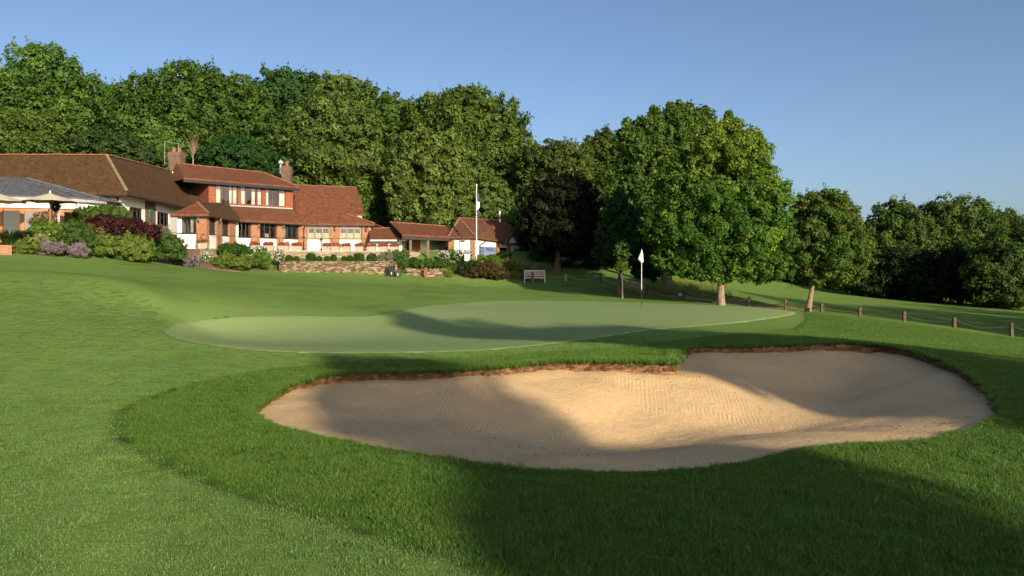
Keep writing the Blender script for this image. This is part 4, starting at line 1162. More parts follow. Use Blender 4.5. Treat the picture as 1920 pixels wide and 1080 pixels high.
# bay roof: small hip
b0 = np.array([-21.42, 49.85, EB + .06]); b1 = np.array([-18.95, 49.85, EB + .06]); b2 = np.array([-19.05, 56.1, EB + .06]); b3 = np.array([-21.42, 57, EB + .06])
bt0 = np.array([-20.25, 51.3, 5.85]); bt1 = np.array([-20.5, 57.5, 6.3])
part(MB().slab([b0, b1, bt0], .12), 'bay_front_roof', ROOF_RED)
rob = part(MB().slab([b1, b2, bt1, bt0], .12), 'bay_side_roof', ROOF_MOSS)
part(MB().slab([b3, b0, bt0, bt1], .12), 'bay_left_roof', ROOF_MOSS)
ridge_tiles(rob, bt0 + [0, 0, -.03], b1 + [0, 0, 0], RIDGE_R, .38, 4)
part(MB().wall((-21.4, 49.88), (-18.98, 49.88), EB - .14, EB - .06, .05).wall((-18.98, 49.9), (-19.08, 56.1), EB - .14, EB - .06, .05), 'bay_gutter', IRON)

# main front: middle (receding) and right (square on)
M0 = (-19.4, 56.0); M1 = (-16.13, 60.2); M2 = (-10.83, 61.0)
wm = Wallline(M0, M1); wr = Wallline(M1, M2)
ZS2 = 3.79
infill(wm, [('wall', 442.5, 447), ('win', 447, 469.5, dict(lights=3, lattice=False)), ('pier', 470, 486), ('win', 486.5, 518, dict(lights=3, transom=.7, blinds=[(1, 0, .3)])), ('pier', 518.5, 530),
            ('win', 530.5, 558.5, dict(lights=3, transom=.75, curtains=[(0, .2, .7)])), ('pier', 559, 565.5)], TZ - .3, EB, ZS2)
infill(wr, [('pier', 560.5, 576), ('win', 576.5, 618.5, dict(lights=3, fmat=FRAME_G, transom=.74, fw=.085, blinds=[(0, 0, .42), (1, 0, .42), (2, 0, .42)])), ('pier', 619, 636),
            ('win', 636.5, 677.5, dict(lights=3, fmat=FRAME_G, transom=.74, fw=.085, blinds=[(0, 0, .42), (1, 0, .42), (2, 0, .42)])), ('pier', 678, 694.5)], TZ - .3, EB, ZS2)
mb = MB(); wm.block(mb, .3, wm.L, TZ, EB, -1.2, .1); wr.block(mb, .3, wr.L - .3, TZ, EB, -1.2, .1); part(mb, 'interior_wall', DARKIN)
part(MB().wall((-10.84, 61.1), (-11.0, 66), TZ - .3, EB, .3), 'end_wall', RENDER_W)
# dormer storey
D0 = np.array([-21.8, 57.2]); D1 = np.array([-16.9, 61.5]); wd = Wallline(D0, D1)
DB, DT = 6.28, 7.80
mb = MB(); W3 = [(404, 447), (451, 492), (498, 536)]
segs = [0] + [wd.s(x) for w in W3 for x in w] + [wd.L]
for i in range(0, len(segs), 2):
    mb = MB(); wd.block(mb, segs[i], segs[i + 1], DB - .7, DT, 0, .3); part(mb, 'dormer_wall', BRICK_RED)
for i, (a, b) in enumerate(W3):
    mb = MB(); wd.block(mb, wd.s(a), wd.s(b), DB - .7, DB, -.01, .28); wd.block(mb, wd.s(a), wd.s(b), DT - .1, DT, -.01, .28); part(mb, 'window_surround', BRICK_RED)
    window(club, wd, wd.s(a), wd.s(b), DB, DT - .1, 4 if i < 2 else 3, FRAME_B, .06, lattice=False, transom=.76,
           curtains=[[(0, 0, 1), (2, .5, 1), (3, 0, .8)], [(0, 0, .95), (2, .1, .8), (3, .2, 1)], [(0, 0, .5), (2, 0, 1)]][i])
nd = -wd.n
part(MB().wall(D0 + nd * 3.6, D0 + wd.d * .002, 5.2, DT, .25), 'dormer_left_wall', BRICK_RED)
part(MB().wall(D1 - wd.d * .002, D1 + nd * 3.6, 5.2, DT, .25), 'dormer_right_wall', BRICK_RED)
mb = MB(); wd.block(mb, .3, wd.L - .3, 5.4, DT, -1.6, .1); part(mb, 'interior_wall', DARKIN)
mb = MB(); wd.block(mb, wd.s(400), wd.s(548), DB - .16, DB - .065, .12, .2); part(mb, 'lead_sill', LEAD)
# dormer roof (low hip with a dark fascia)
def dp3(t, back, z): q = D0 + wd.d * t + nd * back; return np.array([q[0], q[1], z])
e0 = dp3(-1.9, -.45, 7.92); e1 = dp3(wd.L + .3, -.45, 7.84); e2 = dp3(wd.L + .3, 5.6, 7.84); e3 = dp3(-1.9, 5.6, 7.92)
r0 = dp3(-1.4, 2.6, 9.28); r1 = dp3(wd.s(492) + 1.3, 2.6, 9.12)
rod = part(MB().slab([e0, e1, r1, r0], .1), 'dormer_roof', ROOF_RED)
part(MB().slab([e1, e2, r1], .1), 'dormer_hip_roof', ROOF_RED); part(MB().slab([e2, e3, r0, r1], .1), 'dormer_rear_roof', ROOF_RED)
part(MB().slab([e3, e0, r0], .1), 'dormer_end_roof', ROOF_RED)
ridge_tiles(rod, r0 + [0, 0, -.03], r1 + [0, 0, -.03], RIDGE_R, .5, 5); ridge_tiles(rod, r1 + [0, 0, -.03], e1, RIDGE_R, .4, 6)
mb = MB(); mb.hexa([e0 + [0, 0, -.30], e1 + [0, 0, -.30], dp3(wd.L + .3, -.35, 7.54), dp3(-1.9, -.35, 7.62), e0 + [0, 0, -.102], e1 + [0, 0, -.102], dp3(wd.L + .3, -.35, 7.738), dp3(-1.9, -.35, 7.818)])
part(mb, 'dormer_fascia', IRON)
part(MB().hexa([dp3(-1.9, -.34, 7.66), dp3(wd.L + .3, -.34, 7.58), dp3(wd.L + .3, .0, 7.6), dp3(-1.9, .0, 7.68), dp3(-1.9, -.34, 7.7), dp3(wd.L + .3, -.34, 7.62), dp3(wd.L + .3, .0, 7.64), dp3(-1.9, .0, 7.72)]), 'dormer_soffit', FRAME_D)
# lower roof between dormer sill and eaves
def off2(W_, s, o, z): q = W_.pt(s, o); return np.array([q[0], q[1], z])
E0 = off2(wm, -.4, .42, EB + .04); E1 = off2(wm, wm.L + .12, .42, EB + .04)
L0 = dp3(-.7, .02, DB - .14); L1 = dp3(wd.L + .05, .02, DB - .14)
rol = part(MB().slab([E0, E1, L1, L0], .12), 'lower_roof', ROOF_RED)
Er = off2(wr, wr.L + .35, .42, EB + .04)
# right roof
RR0 = P(548, 346.5, 64.3); RR1 = P(668, 351, 64.6); vg = P(683, 402, 61.36)
hp = P(650, 401, 61.42)
E1b = E1 + np.array([.0, 0, .0])
ror = part(MB().slab([E1b, Er, hp, (L1 + np.array([.05, .03, 0]))], .12).slab([L1 + np.array([.05, .03, 0]), hp, vg, RR1, RR0], .12), 'right_roof', ROOF_RED)
part(MB().slab([RR0, RR1, np.array([RR1[0] - .1, 67.6, 5.6]), np.array([L1[0], 67.6, 5.6])], .12), 'right_rear_roof', ROOF_RED)
part(MB().slab([Er, Er + np.array([-.1, 6, 0]), hp + np.array([.05, 5, .0]), hp + np.array([0, 0, .002])], .1), 'right_hip_roof', ROOF_RED)
part(MB().poly([(-11.95, 61.7, 4.9), (-12.3, 67.3, 4.9), (-12.95, 64.5, 7.75)]).poly([(-12.0, 61.7, 4.9), (-13.0, 64.5, 7.75), (-12.35, 67.3, 4.9)]), 'gable_wall', RENDER_W)
ridge_tiles(ror, RR0 + [0, 0, -.03], RR1 + [0, 0, -.03], RIDGE_R, .48, 7)
ridge_tiles(ror, hp + [0, 0, -.02], Er + [0, 0, .0], RIDGE_R, .4, 8)
part(MB().wall(E0[:2] + wm.n * .0, E1[:2], EB - .14, EB - .06, .05).wall(E1[:2] + wr.d * .02, Er[:2], EB - .14, EB - .06, .05), 'main_gutter', IRON)
mb = MB(); q = wr.pt(wr.s(570), .16); mb.tube((q[0], q[1], TZ), (q[0], q[1], EB - .35), .045); mb.tube((q[0], q[1], EB - .35), (q[0] + .25, q[1] - .3, EB - .1), .045); part(mb, 'downpipe', IRON)
# chimneys
def chimney(u0, u1, vt, vb, Y, mat, pots):
    x0, x1 = UX(u0, Y), UX(u1, Y); w = (x1 - x0) * .86; zt_ = VZ(vt, Y); zb = VZ(vb, Y) - 1.2
    cx = (x0 + x1) / 2
    mb = MB(); mb.box(cx - w * .40, cx + w * .40, Y - w * .4, Y + w * .4, zb, zt_ - .95)
    for k in range(5):
        e = .40 + .10 * (k + 1) / 5; h0 = zt_ - .95 + k * .16
        mb.box(cx - w * e, cx + w * e, Y - w * e, Y + w * e, h0, h0 + .16)
    mb.box(cx - w * .46, cx + w * .46, Y - w * .46, Y + w * .46, zt_ - .15, zt_)
    ch = part(mb, 'chimney', mat)
    for k in range(pots):
        pm = MB(); px_ = cx + (k - (pots - 1) / 2) * w * .42
        pm.lathe((px_, Y, zt_), [(.17, 0), (.15, .1), (.13, .28), (.16, .30), (.16, .36), (.10, .36)], 12)
        q = pm.build('chimney_pot', RIDGE_R, None, origin=root_loc(club)); q.location = (0, 0, 0); q.parent = ch
    return ch, cx, zt_
ch1, c1x, c1z = chimney(317, 345.5, 286, 330, 58.6, BRICK_OLD, 2)
am = MB(); am.tube((c1x - .62, 58.0, c1z - .9), (c1x - .62, 58.0, c1z + .75), .015, n=6); am.tube((c1x - .62, 58.0, c1z + .72), (c1x + .45, 58.0, c1z + .55), .012, n=6); am.tube((c1x + .4, 58.0, c1z + .55), (c1x + .4, 58.0, c1z - .1), .012, n=6)
q = am.build('aerial', LEAD, None, origin=root_loc(club)); q.location = (0, 0, 0); q.parent = ch1
part(MB().box(c1x - .05, c1x + .62, 57.95, 58.1, 8.35, 8.62).box(c1x + .3, c1x + .72, 57.9, 58.08, 8.15, 8.36), 'lead_flashing', WHITE)
ch2, c2x, c2z = chimney(527, 548, 312, 346, 63.2, BRICK_OLD, 1)
am = MB(); am.tube((c2x - .42, 63, c2z - .6), (c2x - .42, 63, c2z + .1), .08, n=8); am.lathe((c2x - .42, 63, c2z + .1), [(.08, 0), (.22, .1), (.2, .25), (.05, .4)], 10)
q = am.build('cowl', LEAD, None, origin=root_loc(club)); q.location = (0, 0, 0); q.parent = ch2
# low white annexe on the right
wa = Wallline((-10.75, 60.2), (-8.3, 60.2))
part(MB().wall(wa.a, wa.b, 2.0, 3.80, .3).wall((-8.3, 60.21), (-8.3, 64), 2.0, 3.80, .3), 'annexe_wall', RENDER_W)
A0 = P(694, 447, 59.6); A1 = P(763, 447, 59.6); A2 = P(739, 427.5, 61.4); A3 = P(690, 427.5, 61.4)
roa = part(MB().slab([A0, A1, A2, A3], .1).slab([A1, A1 + np.array([0, 4.2, 0]), A2 + np.array([0, .6, 0]), A2], .1), 'annexe_roof', ROOF_RED)
part(MB().wall(A0[:2], A1[:2], A0[2] - .2, A0[2] - .105, .06), 'annexe_fascia', WHITE)
ridge_tiles(roa, A3 + [0, 0, -.03], A2 + [0, 0, -.03], RIDGE_R, .45, 9)

# wall lanterns on the piers (hung on the wall: things of their own)
LAMPG = plain('lantern_glass', (.15, .13, .10), .3, .05)
def lantern(W_, u, v, label, off=.10):
    s = W_.s(u); z = W_.z(u, v); q = W_.pt(s, off + .16)
    r_ = empty('wall_lantern', (q[0], q[1], z - .18), label, 'lantern', 'lanterns on the clubhouse piers')
    MB().lathe((q[0], q[1], z), [(.0, .2), (.05, .19), (.11, .1), (.10, .09)], 6).lathe((q[0], q[1], z), [(.06, -.12), (.05, -.15), (.02, -.18), (0, -.18)], 6).tube((*W_.pt(s, off - .02), z + .02), (q[0], q[1], z + .14), .012, n=5).build('lantern_frame', IRON, r_)
    MB().lathe((q[0], q[1], z), [(.055, -.12), (.085, .09), (0, .09)], 6).build('lantern_glass', LAMPG, r_)
for W_, u, v, lb in ((bf, 375, 411.5, 'black wall lantern on the corner pier of the projecting bay'), (br, 406, 412, 'black wall lantern on the receding side of the bay'), (wm, 482, 423, 'black wall lantern on the pier left of the middle windows'), (wm, 527.5, 424, 'black wall lantern on the pier between the two middle windows'),
                     (wr, 628.5, 428.5, 'wall lantern on the pier between the two grey-framed windows'), (wr, 687.5, 430, 'wall lantern on the rightmost brick pier of the clubhouse')):
    lantern(W_, u, v, lb)

# ------------------------------------------------------------------ garden room (conservatory) at the far left
gc = np.array([-27.65, 44.2]); gr = empty('garden_room', (gc[0], gc[1], TZ), 'glazed garden room with grey slate roof and oak door frames at far left', 'building')
n = 28; ez, az = 5.40, 6.6
def ell(t, k=1.0): return np.array([gc[0] + 5.25 * k * math.cos(t), gc[1] - 3.2 * k * math.sin(t)])
ts = np.linspace(0, math.pi, n + 1)
for i in range(n // 2):
    t0, t1 = ts[2 * i], ts[2 * i + 2]; a, b = ell(t0), ell(t1); c, d = ell(t1, .16), ell(t0, .16)
    MB().slab([(*b, ez), (*a, ez), (*d, az), (*c, az)], .07).build('slate_panel', SLATE, gr)
    MB().tube((*a, ez + .02), (*d, az + .02), .035, .025, 6).build('roof_rib', SLATE, gr)
MB().slab([(*ell(t, .16), az - .02) for t in ts[::-1]], .05).build('roof_cap', LEAD, gr)
MB().slab([(-22.4, 44.2, ez), (-22.4, 45.9, ez), (-27.6, 45.9, az), (-27.6, 44.2, az)], .07).build('roof_back', SLATE, gr)
mb = MB()
for i in range(n): mb.wall(ell(ts[i + 1], .985), ell(ts[i], .985), ez - .24, ez - .075, .05)
mb.build('gutter', LEAD, gr)
mb = MB()
for i in range(n): mb.wall(ell(ts[i + 1], .93), ell(ts[i], .93), ez - .62, ez - .242, .08)
mb.build('white_fascia', WHITE, gr)
kk = np.linspace(0, math.pi, 15)
for i in range(14):
    a, b = ell(kk[i + 1], .9), ell(kk[i], .9); w_ = Wallline(a, b)
    o = MB(); w_.block(o, 0, .1, TZ, ez - .6, 0, .12); w_.block(o, w_.L - .1, w_.L, TZ, ez - .6, 0, .12); w_.block(o, .1, w_.L - .1, ez - .78, ez - .6, 0, .12); w_.block(o, .1, w_.L - .1, TZ, TZ + .12, 0, .12)
    df = o.build('door_frame', FRAME_O, gr)
    o = MB(); w_.block(o, .1, w_.L - .1, TZ + .12, ez - .78, -.04, .01); q = o.build('door_pane', GLASS, None, origin=root_loc(gr)); q.location = (0, 0, 0); q.parent = df
MB().wall((-32.5, 45.6), (-23.1, 45.6), TZ, ez - .3, .1).build('interior_wall', plain('room_wall', (.55, .52, .42), .9, .1), gr)

# ------------------------------------------------------------------ shop on the right
shop = empty('shop_building', (-3, 63, 2.2), 'low brown-roofed brick shop with white panels and blue window signs', 'building')
def sp(mb, name, mat, **kw): return mb.build(name, mat, shop, **kw)
# link porch
K0 = P(754, 439.5, 58.6); K1 = P(848, 443.5, 61.2); K2 = P(839, 424, 64.0); K3 = P(731, 416, 61.2)
rk = sp(MB().slab([K0, K1, K2, K3], .12), 'porch_roof', ROOF_RED); ridge_tiles(rk, K3 + [0, 0, -.03], K2 + [0, 0, -.03], RIDGE_R, .45, 20)
sp(MB().hexa([K0 + [0, .05, -.35], K1 + [0, .05, -.35], K1 + [0, .2, -.35], K0 + [0, .2, -.35], K0 + [0, .05, -.13], K1 + [0, .05, -.13], K1 + [0, .2, -.13], K0 + [0, .2, -.13]]), 'porch_beam', FRAME_D)
for u, Y in ((770, 59.3), (803, 60.1)):
    x = UX(u, Y); cube_part('porch_post', shop, PORCHT, x - .08, x + .08, Y - .08, Y + .08, 2.0, VZ(441, Y) - .2)
wk = Wallline((-8.0, 62.0), (-4.9, 63.4))
sp(MB().wall(wk.a, wk.b, 2.0, 4.6, .3), 'porch_back_wall', BRICK)
o = MB(); wk.block(o, .9, 1.5, 3.0, 3.9, .03, .03); sp(o, 'notice_board', WHITE)
o = MB(); wk.block(o, 1.9, 2.7, 2.2, 4.2, .03, .05); sp(o, 'porch_door', PLAQ)
o = MB(); wk.block(o, 3.0, 3.35, 3.3, 3.85, .03, .03); sp(o, 'notice_board', WHITE)
# main block
S1 = P(840, 444, 61.0); S2 = P(892, 444, 61.0); S3 = P(968, 455.5, 66.5); S4 = np.array([3.4, 71.5, 3.7]); AP = P(861, 408.5, 64.4); RE = P(942, 414, 68.6)
zE = S2[2]
rs1 = sp(MB().slab([S1, S2, AP], .12), 'front_roof', ROOF_DARK)
rs2 = sp(MB().slab([S2, S3, RE, AP], .12), 'side_roof', ROOF_DARK)
sp(MB().slab([S3, S4, RE], .12), 'hip_roof', ROOF_DARK)
sp(MB().slab([np.array([S1[0] - .6, 66.5, S1[2]]), S1, AP], .12).slab([AP, RE, S4 + np.array([-4, 1.5, 0]), np.array([S1[0] - .6, 66.5, S1[2]])], .1), 'rear_roof', ROOF_DARK)
for a, b, k in ((AP, S1, 21), (AP, S2, 22), (AP, RE, 23)): ridge_tiles(rs1, a + [0, 0, -.02], b + [0, 0, .0], RIDGE_R, .42, k)
wf1 = Wallline((S1[0] + .25, 61.4), (S2[0] - .15, 61.4))
for a, b, nm, mat, off in ((841, 852, 'brick_pier', BRICK, .1), (852.2, 882.5, 'white_panel', RENDER_W, 0), (882.7, 890.5, 'brick_pier', BRICK, .1)):
    o = MB(); wf1.block(o, wf1.s(a), wf1.s(b), 1.9, zE - .05, off, .35); sp(o, nm, mat)
o = MB(); q = wf1.pt(wf1.s(869), .12); o.box(q[0] - .13, q[0] + .13, q[1] - .1, q[1] + .1, zE - .32, zE - .2); sp(o, 'floodlight', LAMPG)
ws2 = Wallline((S2[0] - .12, 61.45), (S3[0] - .05, 66.8)); zr = 3.72
SIGNB = plain('sign_blue', (.075, .10, .20), .35, .08, 3)
SIGNL = plain('sign_pale_blue', (.19, .24, .40), .35, .05, 3)
def sbl(a, b, v0, v1, nm, mat, off=0., th=.25, uref=None):
    o = MB(); um = (a + b) / 2; ws2.block(o, ws2.s(a), ws2.s(b), ws2.z(um, v1), ws2.z(um, v0), off, th); return sp(o, nm, mat)
sbl(898, 930.3, 446, 463, 'white_band', RENDER_W); sbl(930.5, 935, 446, 495, 'brick_pier', BRICK, .08)
sbl(935.2, 950.5, 449, 464.5, 'white_band', RENDER_W); sbl(935.2, 950.5, 464.7, 495, 'dark_window', GLASS, -.05, .02)
sbl(950.7, 956.5, 449, 498, 'brick_pier', BRICK, .08); sbl(956.7, 962.3, 455, 498, 'white_post', WHITE, .02)
sbl(962.5, 990, 452, 466.5, 'white_band', RENDER_W); sbl(989.5, 994, 466, 500, 'brick_pier', BRICK, .09)
sbl(892, 899, 446, 495, 'white_end', RENDER_W, .01)
sbl(899, 930.2, 480, 495, 'white_base', RENDER_W, .0); 
w1 = sbl(899.3, 930, 463.2, 479.8, 'shop_window', SIGNB, -.02, .05); p1 = sbl(907, 929, 463.8, 479.4, 'window_poster', SIGNL, -.005, .012)
w2 = sbl(962.6, 989.3, 466.8, 490, 'shop_window', SIGNB, -.02, .05)
sp(MB().wall((-2.5, 62.5), (1.2, 68.5), 2.0, 3.6, .1), 'interior_wall', DARKIN)
def text_part(txt, W_, u, v, hgt, off, mat, parent, name='lettering', sx=1.0):
    cu = bpy.data.curves.new(name, 'FONT'); cu.body = txt; cu.size = hgt; cu.align_x = 'CENTER'; cu.align_y = 'CENTER'; cu.extrude = .004
    t = bpy.data.objects.new(name, cu); COL.objects.link(t)
    dg = bpy.context.evaluated_depsgraph_get(); me = bpy.data.meshes.new_from_object(t.evaluated_get(dg)); bpy.data.objects.remove(t)
    me.materials.clear(); me.materials.append(mat)
    q = W_.pt(W_.s(u), off); o = link(name, me, parent)
    o.location = Vector((q[0], q[1], W_.z(u, v))) - Vector(root_loc(parent)); o.rotation_euler = (R(90), 0, math.atan2(W_.d[1], W_.d[0])); o.scale = (sx, 1, 1)
    return o
INK = plain('sign_ink', (.02, .03, .07), .4, .05)
text_part('PING', ws2, 918.5, 468.5, .40, .014, INK, shop, sx=1.35)
for v in (468, 474.5):
    o = MB(); ws2.block(o, ws2.s(901.5), ws2.s(904.5), ws2.z(903, v + 2), ws2.z(903, v - 2), .0, .012); sp(o, 'window_sticker', SIGNL)
text_part('LYNX', ws2, 979.5, 481, .34, .0, WHITE, shop, sx=1.3)
o = MB(); ws2.block(o, ws2.s(976), ws2.s(983), ws2.z(979, 476.5), ws2.z(979, 470), .0, .01); sp(o, 'poster_emblem', SIGNL)
o = MB(); ws2.block(o, ws2.s(972), ws2.s(988), ws2.z(980, 486.5), ws2.z(980, 485.5), .0, .01); sp(o, 'poster_line', SIGNL)
o = MB(); ws2.block(o, ws2.s(964), ws2.s(967), ws2.z(966, 482), ws2.z(966, 470), .0, .01); sp(o, 'poster_figure', SIGNL)
# gablet
ga = ws2.pt(ws2.s(951), .45); za = ws2.z(951, 437.5); gl_ = ws2.pt(ws2.s(939), .45); gr_ = ws2.pt(ws2.s(962.5), .45); zb = ws2.z(950, 455.5)
back = -ws2.n * 2.4
sp(MB().poly([(*gl_, zb), (*gr_, zb), (*ga, za)]), 'gable_panel', RENDER_W)
for a, b, nm in ((ga, gl_, 'gable_roof'), (gr_, ga, 'gable_roof')):
    z0_, z1_ = (za + .06, zb - .06) if a is ga else (zb - .06, za + .06)
    f_ = ws2.n * .12
    pts = [(*(a + f_), z0_), (*(b + f_), z1_), (*(b + back), z1_), (*(a + back), z0_)]
    sp(MB().slab(pts[::-1], .08), nm, ROOF_DARK)
    o = MB(); e = ws2.n * .14
    o.hexa([(*(a + e), z0_ - .2), (*(b + e), z1_ - .2), (*(b + f_), z1_ - .2), (*(a + f_), z0_ - .2), (*(a + e), z0_ - .03), (*(b + e), z1_ - .03), (*(b + f_), z1_ - .03), (*(a + f_), z0_ - .03)]); sp(o, 'barge_board', FRAME_D)
o = MB(); q = P(937, 400, 68); o.tube((q[0], q[1], 5.4), (q[0], q[1], VZ(396, 68)), .09, n=8); sp(o, 'vent_pipe', WHITE)
o = MB(); q = ws2.pt(ws2.s(898), .1); o.tube((q[0], q[1], 2.1), (q[0], q[1], zE - .6), .04); o.tube((q[0], q[1], zE - .6), (q[0] + .45, q[1] + .4, zE - .3), .04); sp(o, 'downpipe', IRON)
# ------------------------------------------------------------------ terrace, beds, garden walls
def stone_wall_material():
    m, nt, p, out = new_mat('rubble_stone')
    uv = N(nt, 'ShaderNodeUVMap', uv_map='UVMap').outputs[0]
    mp = N(nt, 'ShaderNodeMapping'); mp.inputs['Scale'].default_value = (3.2, 7.5, 1); nt.links.new(uv, mp.inputs['Vector'])
    v = N(nt, 'ShaderNodeTexVoronoi', feature='F1'); v.inputs['Scale'].default_value = 1.0; nt.links.new(mp.outputs[0], v.inputs['Vector'])
    hs = N(nt, 'ShaderNodeSeparateColor'); nt.links.new(v.outputs['Color'], hs.inputs[0])
    c = mixc(nt, hs.outputs[0], (.20, .15, .095), (.40, .32, .22))
    v2 = N(nt, 'ShaderNodeTexVoronoi', feature='DISTANCE_TO_EDGE'); v2.inputs['Scale'].default_value = 1.0; nt.links.new(mp.outputs[0], v2.inputs['Vector'])
    c = mixc(nt, mapr(nt, v2.outputs[0], 0, .06, .75, 0), c, (.12, .09, .06))
    nt.links.new(c, p.inputs['Base Color']); p.inputs['Roughness'].default_value = .95
    nt.links.new(bump(nt, mapr(nt, v2.outputs[0], 0, .12), .8, .04), p.inputs['Normal'])
    return m
RUBBLE = stone_wall_material()

GE = [(-140, 474, 33), (0, 478, 36), (170, 482, 39), (300, 492, 44), (375, 502, 47.6)]           # garden edge
TE_ = [(-140, 38, 2.80), (0, 39, 2.80), (170, 42.2, 2.80), (300, 47.0, 2.80), (375, 49.3, 2.80)]  # terrace edge behind it
def ruled(name, front, back, mat, rows=6, bulge=.15, seed=0):
    f = np.array(front); b = np.array(back); K = 40
    ip = lambda A: np.stack([np.interp(np.linspace(0, len(A) - 1, K), np.arange(len(A)), A[:, k]) for k in range(3)], 1)
    f, b = ip(f), ip(b); g = np.random.default_rng(seed)
    V = np.concatenate([f + (b - f) * t + [0, 0, bulge * math.sin(math.pi * t)] + np.c_[np.zeros((K, 2)), g.normal(0, .03, K) * math.sin(math.pi * t)] for t in np.linspace(0, 1, rows)])
    Fq = [(r * K + i, r * K + i + 1, (r + 1) * K + i + 1, (r + 1) * K + i) for r in range(rows - 1) for i in range(K - 1)]
    return tag(link(name, mesh_np(name, V, np.array(Fq), mat, smooth=True)), kind='structure')
ruled('flower_bed', [P(u, v, Y) + [0, 0, -.02] for u, v, Y in GE], [(UX(u, Y), Y, z) for u, Y, z in TE_], SOIL_BED, seed=1)
TM = [(375, 49.3), (440, 53.2), (520, 56.0), (620, 57.6), (700, 58.2), (765, 58.4)]
ruled('flower_bed', [P(u, v, Y) + [0, 0, -.02] for u, v, Y in ((375, 503, 47.6), (400, 505.5, 48.5), (470, 509, 50), (524, 511, 51))], [(UX(u, Y), Y - .05, 2.05) for u, Y in TM[:3]], SOIL_BED, bulge=.1, seed=2)
LW = [(524, 51.2), (600, 52.4), (680, 53.4), (742, 54.1)]                                   # dry stone wall line
ruled('flower_bed', [(UX(u, Y), Y + .3, 2.0) for u, Y in LW], [(UX(u, Y), Y - .04, 2.12) for u, Y in TM[2:]], SOIL_BED, bulge=.05, seed=3)
ruled('flower_bed', [P(u, v, Y) + [0, 0, .01] for u, v, Y in ((742, 516.5, 54.3), (840, 521, 56), (985, 526, 58.3), (1020, 525, 59.5))], [(UX(730, 60), 60, 2.2), (UX(850, 60.8), 60.8, 2.15), (UX(960, 63), 63, 1.95), (UX(1040, 64), 64, 1.6)], SOIL_BED, bulge=.1, seed=4)
front = [(UX(u, Y), Y) for u, Y, _ in TE_] + [(UX(u, Y), Y) for u, Y in TM[1:]]
poly = front + [(-6.5, 63.5), (-16, 66), (-48, 62)]
tag(MB().slab([(*q, TZ) for q in poly], 1.6).build('terrace', PAVE), kind='structure')
uw = empty('terrace_wall', (UX(520, 56), 56, 1.9), 'pale stone retaining wall under the row of flower troughs', 'wall')
for i in range(len(TM) - 1):
    a = (UX(*TM[i]), TM[i][1]); b = (UX(*TM[i + 1]), TM[i + 1][1])
    MB().wall(a, b, 1.4, TZ - .02, .3, .06).build('wall_face', RUBBLE, uw)
    MB().wall(a, b, TZ - .018, TZ + .06, .4, .10).build('coping_stone', PAVE, uw)
# dry stone wall: every stone a part
def stone_mesh(seed, mat):
    g = np.random.default_rng(seed); mb = MB()
    q = np.array([(-.5, -.5, -.5), (.5, -.5, -.5), (.5, .5, -.5), (-.5, .5, -.5), (-.5, -.5, .5), (.5, -.5, .5), (.5, .5, .5), (-.5, .5, .5)]) + g.uniform(-.13, .13, (8, 3))
    mb.hexa(q); o = mb.build('stone', mat); me = o.data; bpy.data.objects.remove(o); return me
STONE_M = [plain('stone_%s' % n_, c, .95, .2, 14) for n_, c in (('buff', (.20, .15, .085)), ('brown', (.10, .065, .035)), ('grey', (.14, .11, .075)), ('pale', (.27, .21, .125)))]
STONES = [stone_mesh(k, STONE_M[k % 4]) for k in range(16)]
def dry_wall(label, line, zt, nrow, per, seed):
    g = np.random.default_rng(seed); pts = np.array([(UX(u, Y), Y) for u, Y in line]); L = np.concatenate([[0], np.cumsum(np.linalg.norm(np.diff(pts, axis=0), axis=1))])
    at_ = lambda s: np.array([np.interp(s, L, pts[:, 0]), np.interp(s, L, pts[:, 1])])
    root = empty('dry_stone_wall', (*pts[0], gz(*pts[0]) - .1), label, 'wall'); rl_ = Vector(root.location)
    core = MB()
    for i in range(len(pts) - 1): core.wall(pts[i], pts[i + 1], .6, zt - .06, .25, -.10)
    core.build('wall_core', SOIL_BED, root)
    for r in range(nrow):
        s = g.uniform(0, .2)
        while s < L[-1]:
            w = L[-1] / per * g.uniform(.55, 1.5); p = at_(min(s + w / 2, L[-1])); zb = gz(*p) - .05; h = (zt - zb) / nrow
            d = at_(min(s + w, L[-1])) - at_(min(s, L[-1] - .01)); o = link('stone', STONES[g.integers(0, 16)], root)
            o.location = Vector((p[0], p[1] + g.uniform(-.02, .03), zb + (r + .5) * h)) - rl_
            o.scale = (w * .96, .26 + g.uniform(-.03, .05), h * g.uniform(.8, 1.05)); o.rotation_euler = (g.normal(0, .05), g.normal(0, .07), math.atan2(d[1], d[0]) + g.normal(0, .06))
            s += w
dry_wall('long low dry stone wall of brown stones below the clipped box balls', LW, 2.06, 9, 33, 5)
dry_wall('short pale dry stone wall beside the red post', [(757, 54.9), (800, 55.4), (832, 55.9)], 1.55, 5, 11, 6)
bw = MB().wall((UX(-60, 35.4), 35.4), (UX(22, 36.2), 36.2), 1.7, VZ(459.5, 36), .3).wall((UX(22, 36.2), 36.22), (UX(24, 37.8), 37.8), 1.7, VZ(459.5, 36), .3).build('garden_wall', BRICK)
tag(bw, 'low red brick garden wall end at the left edge', 'wall')

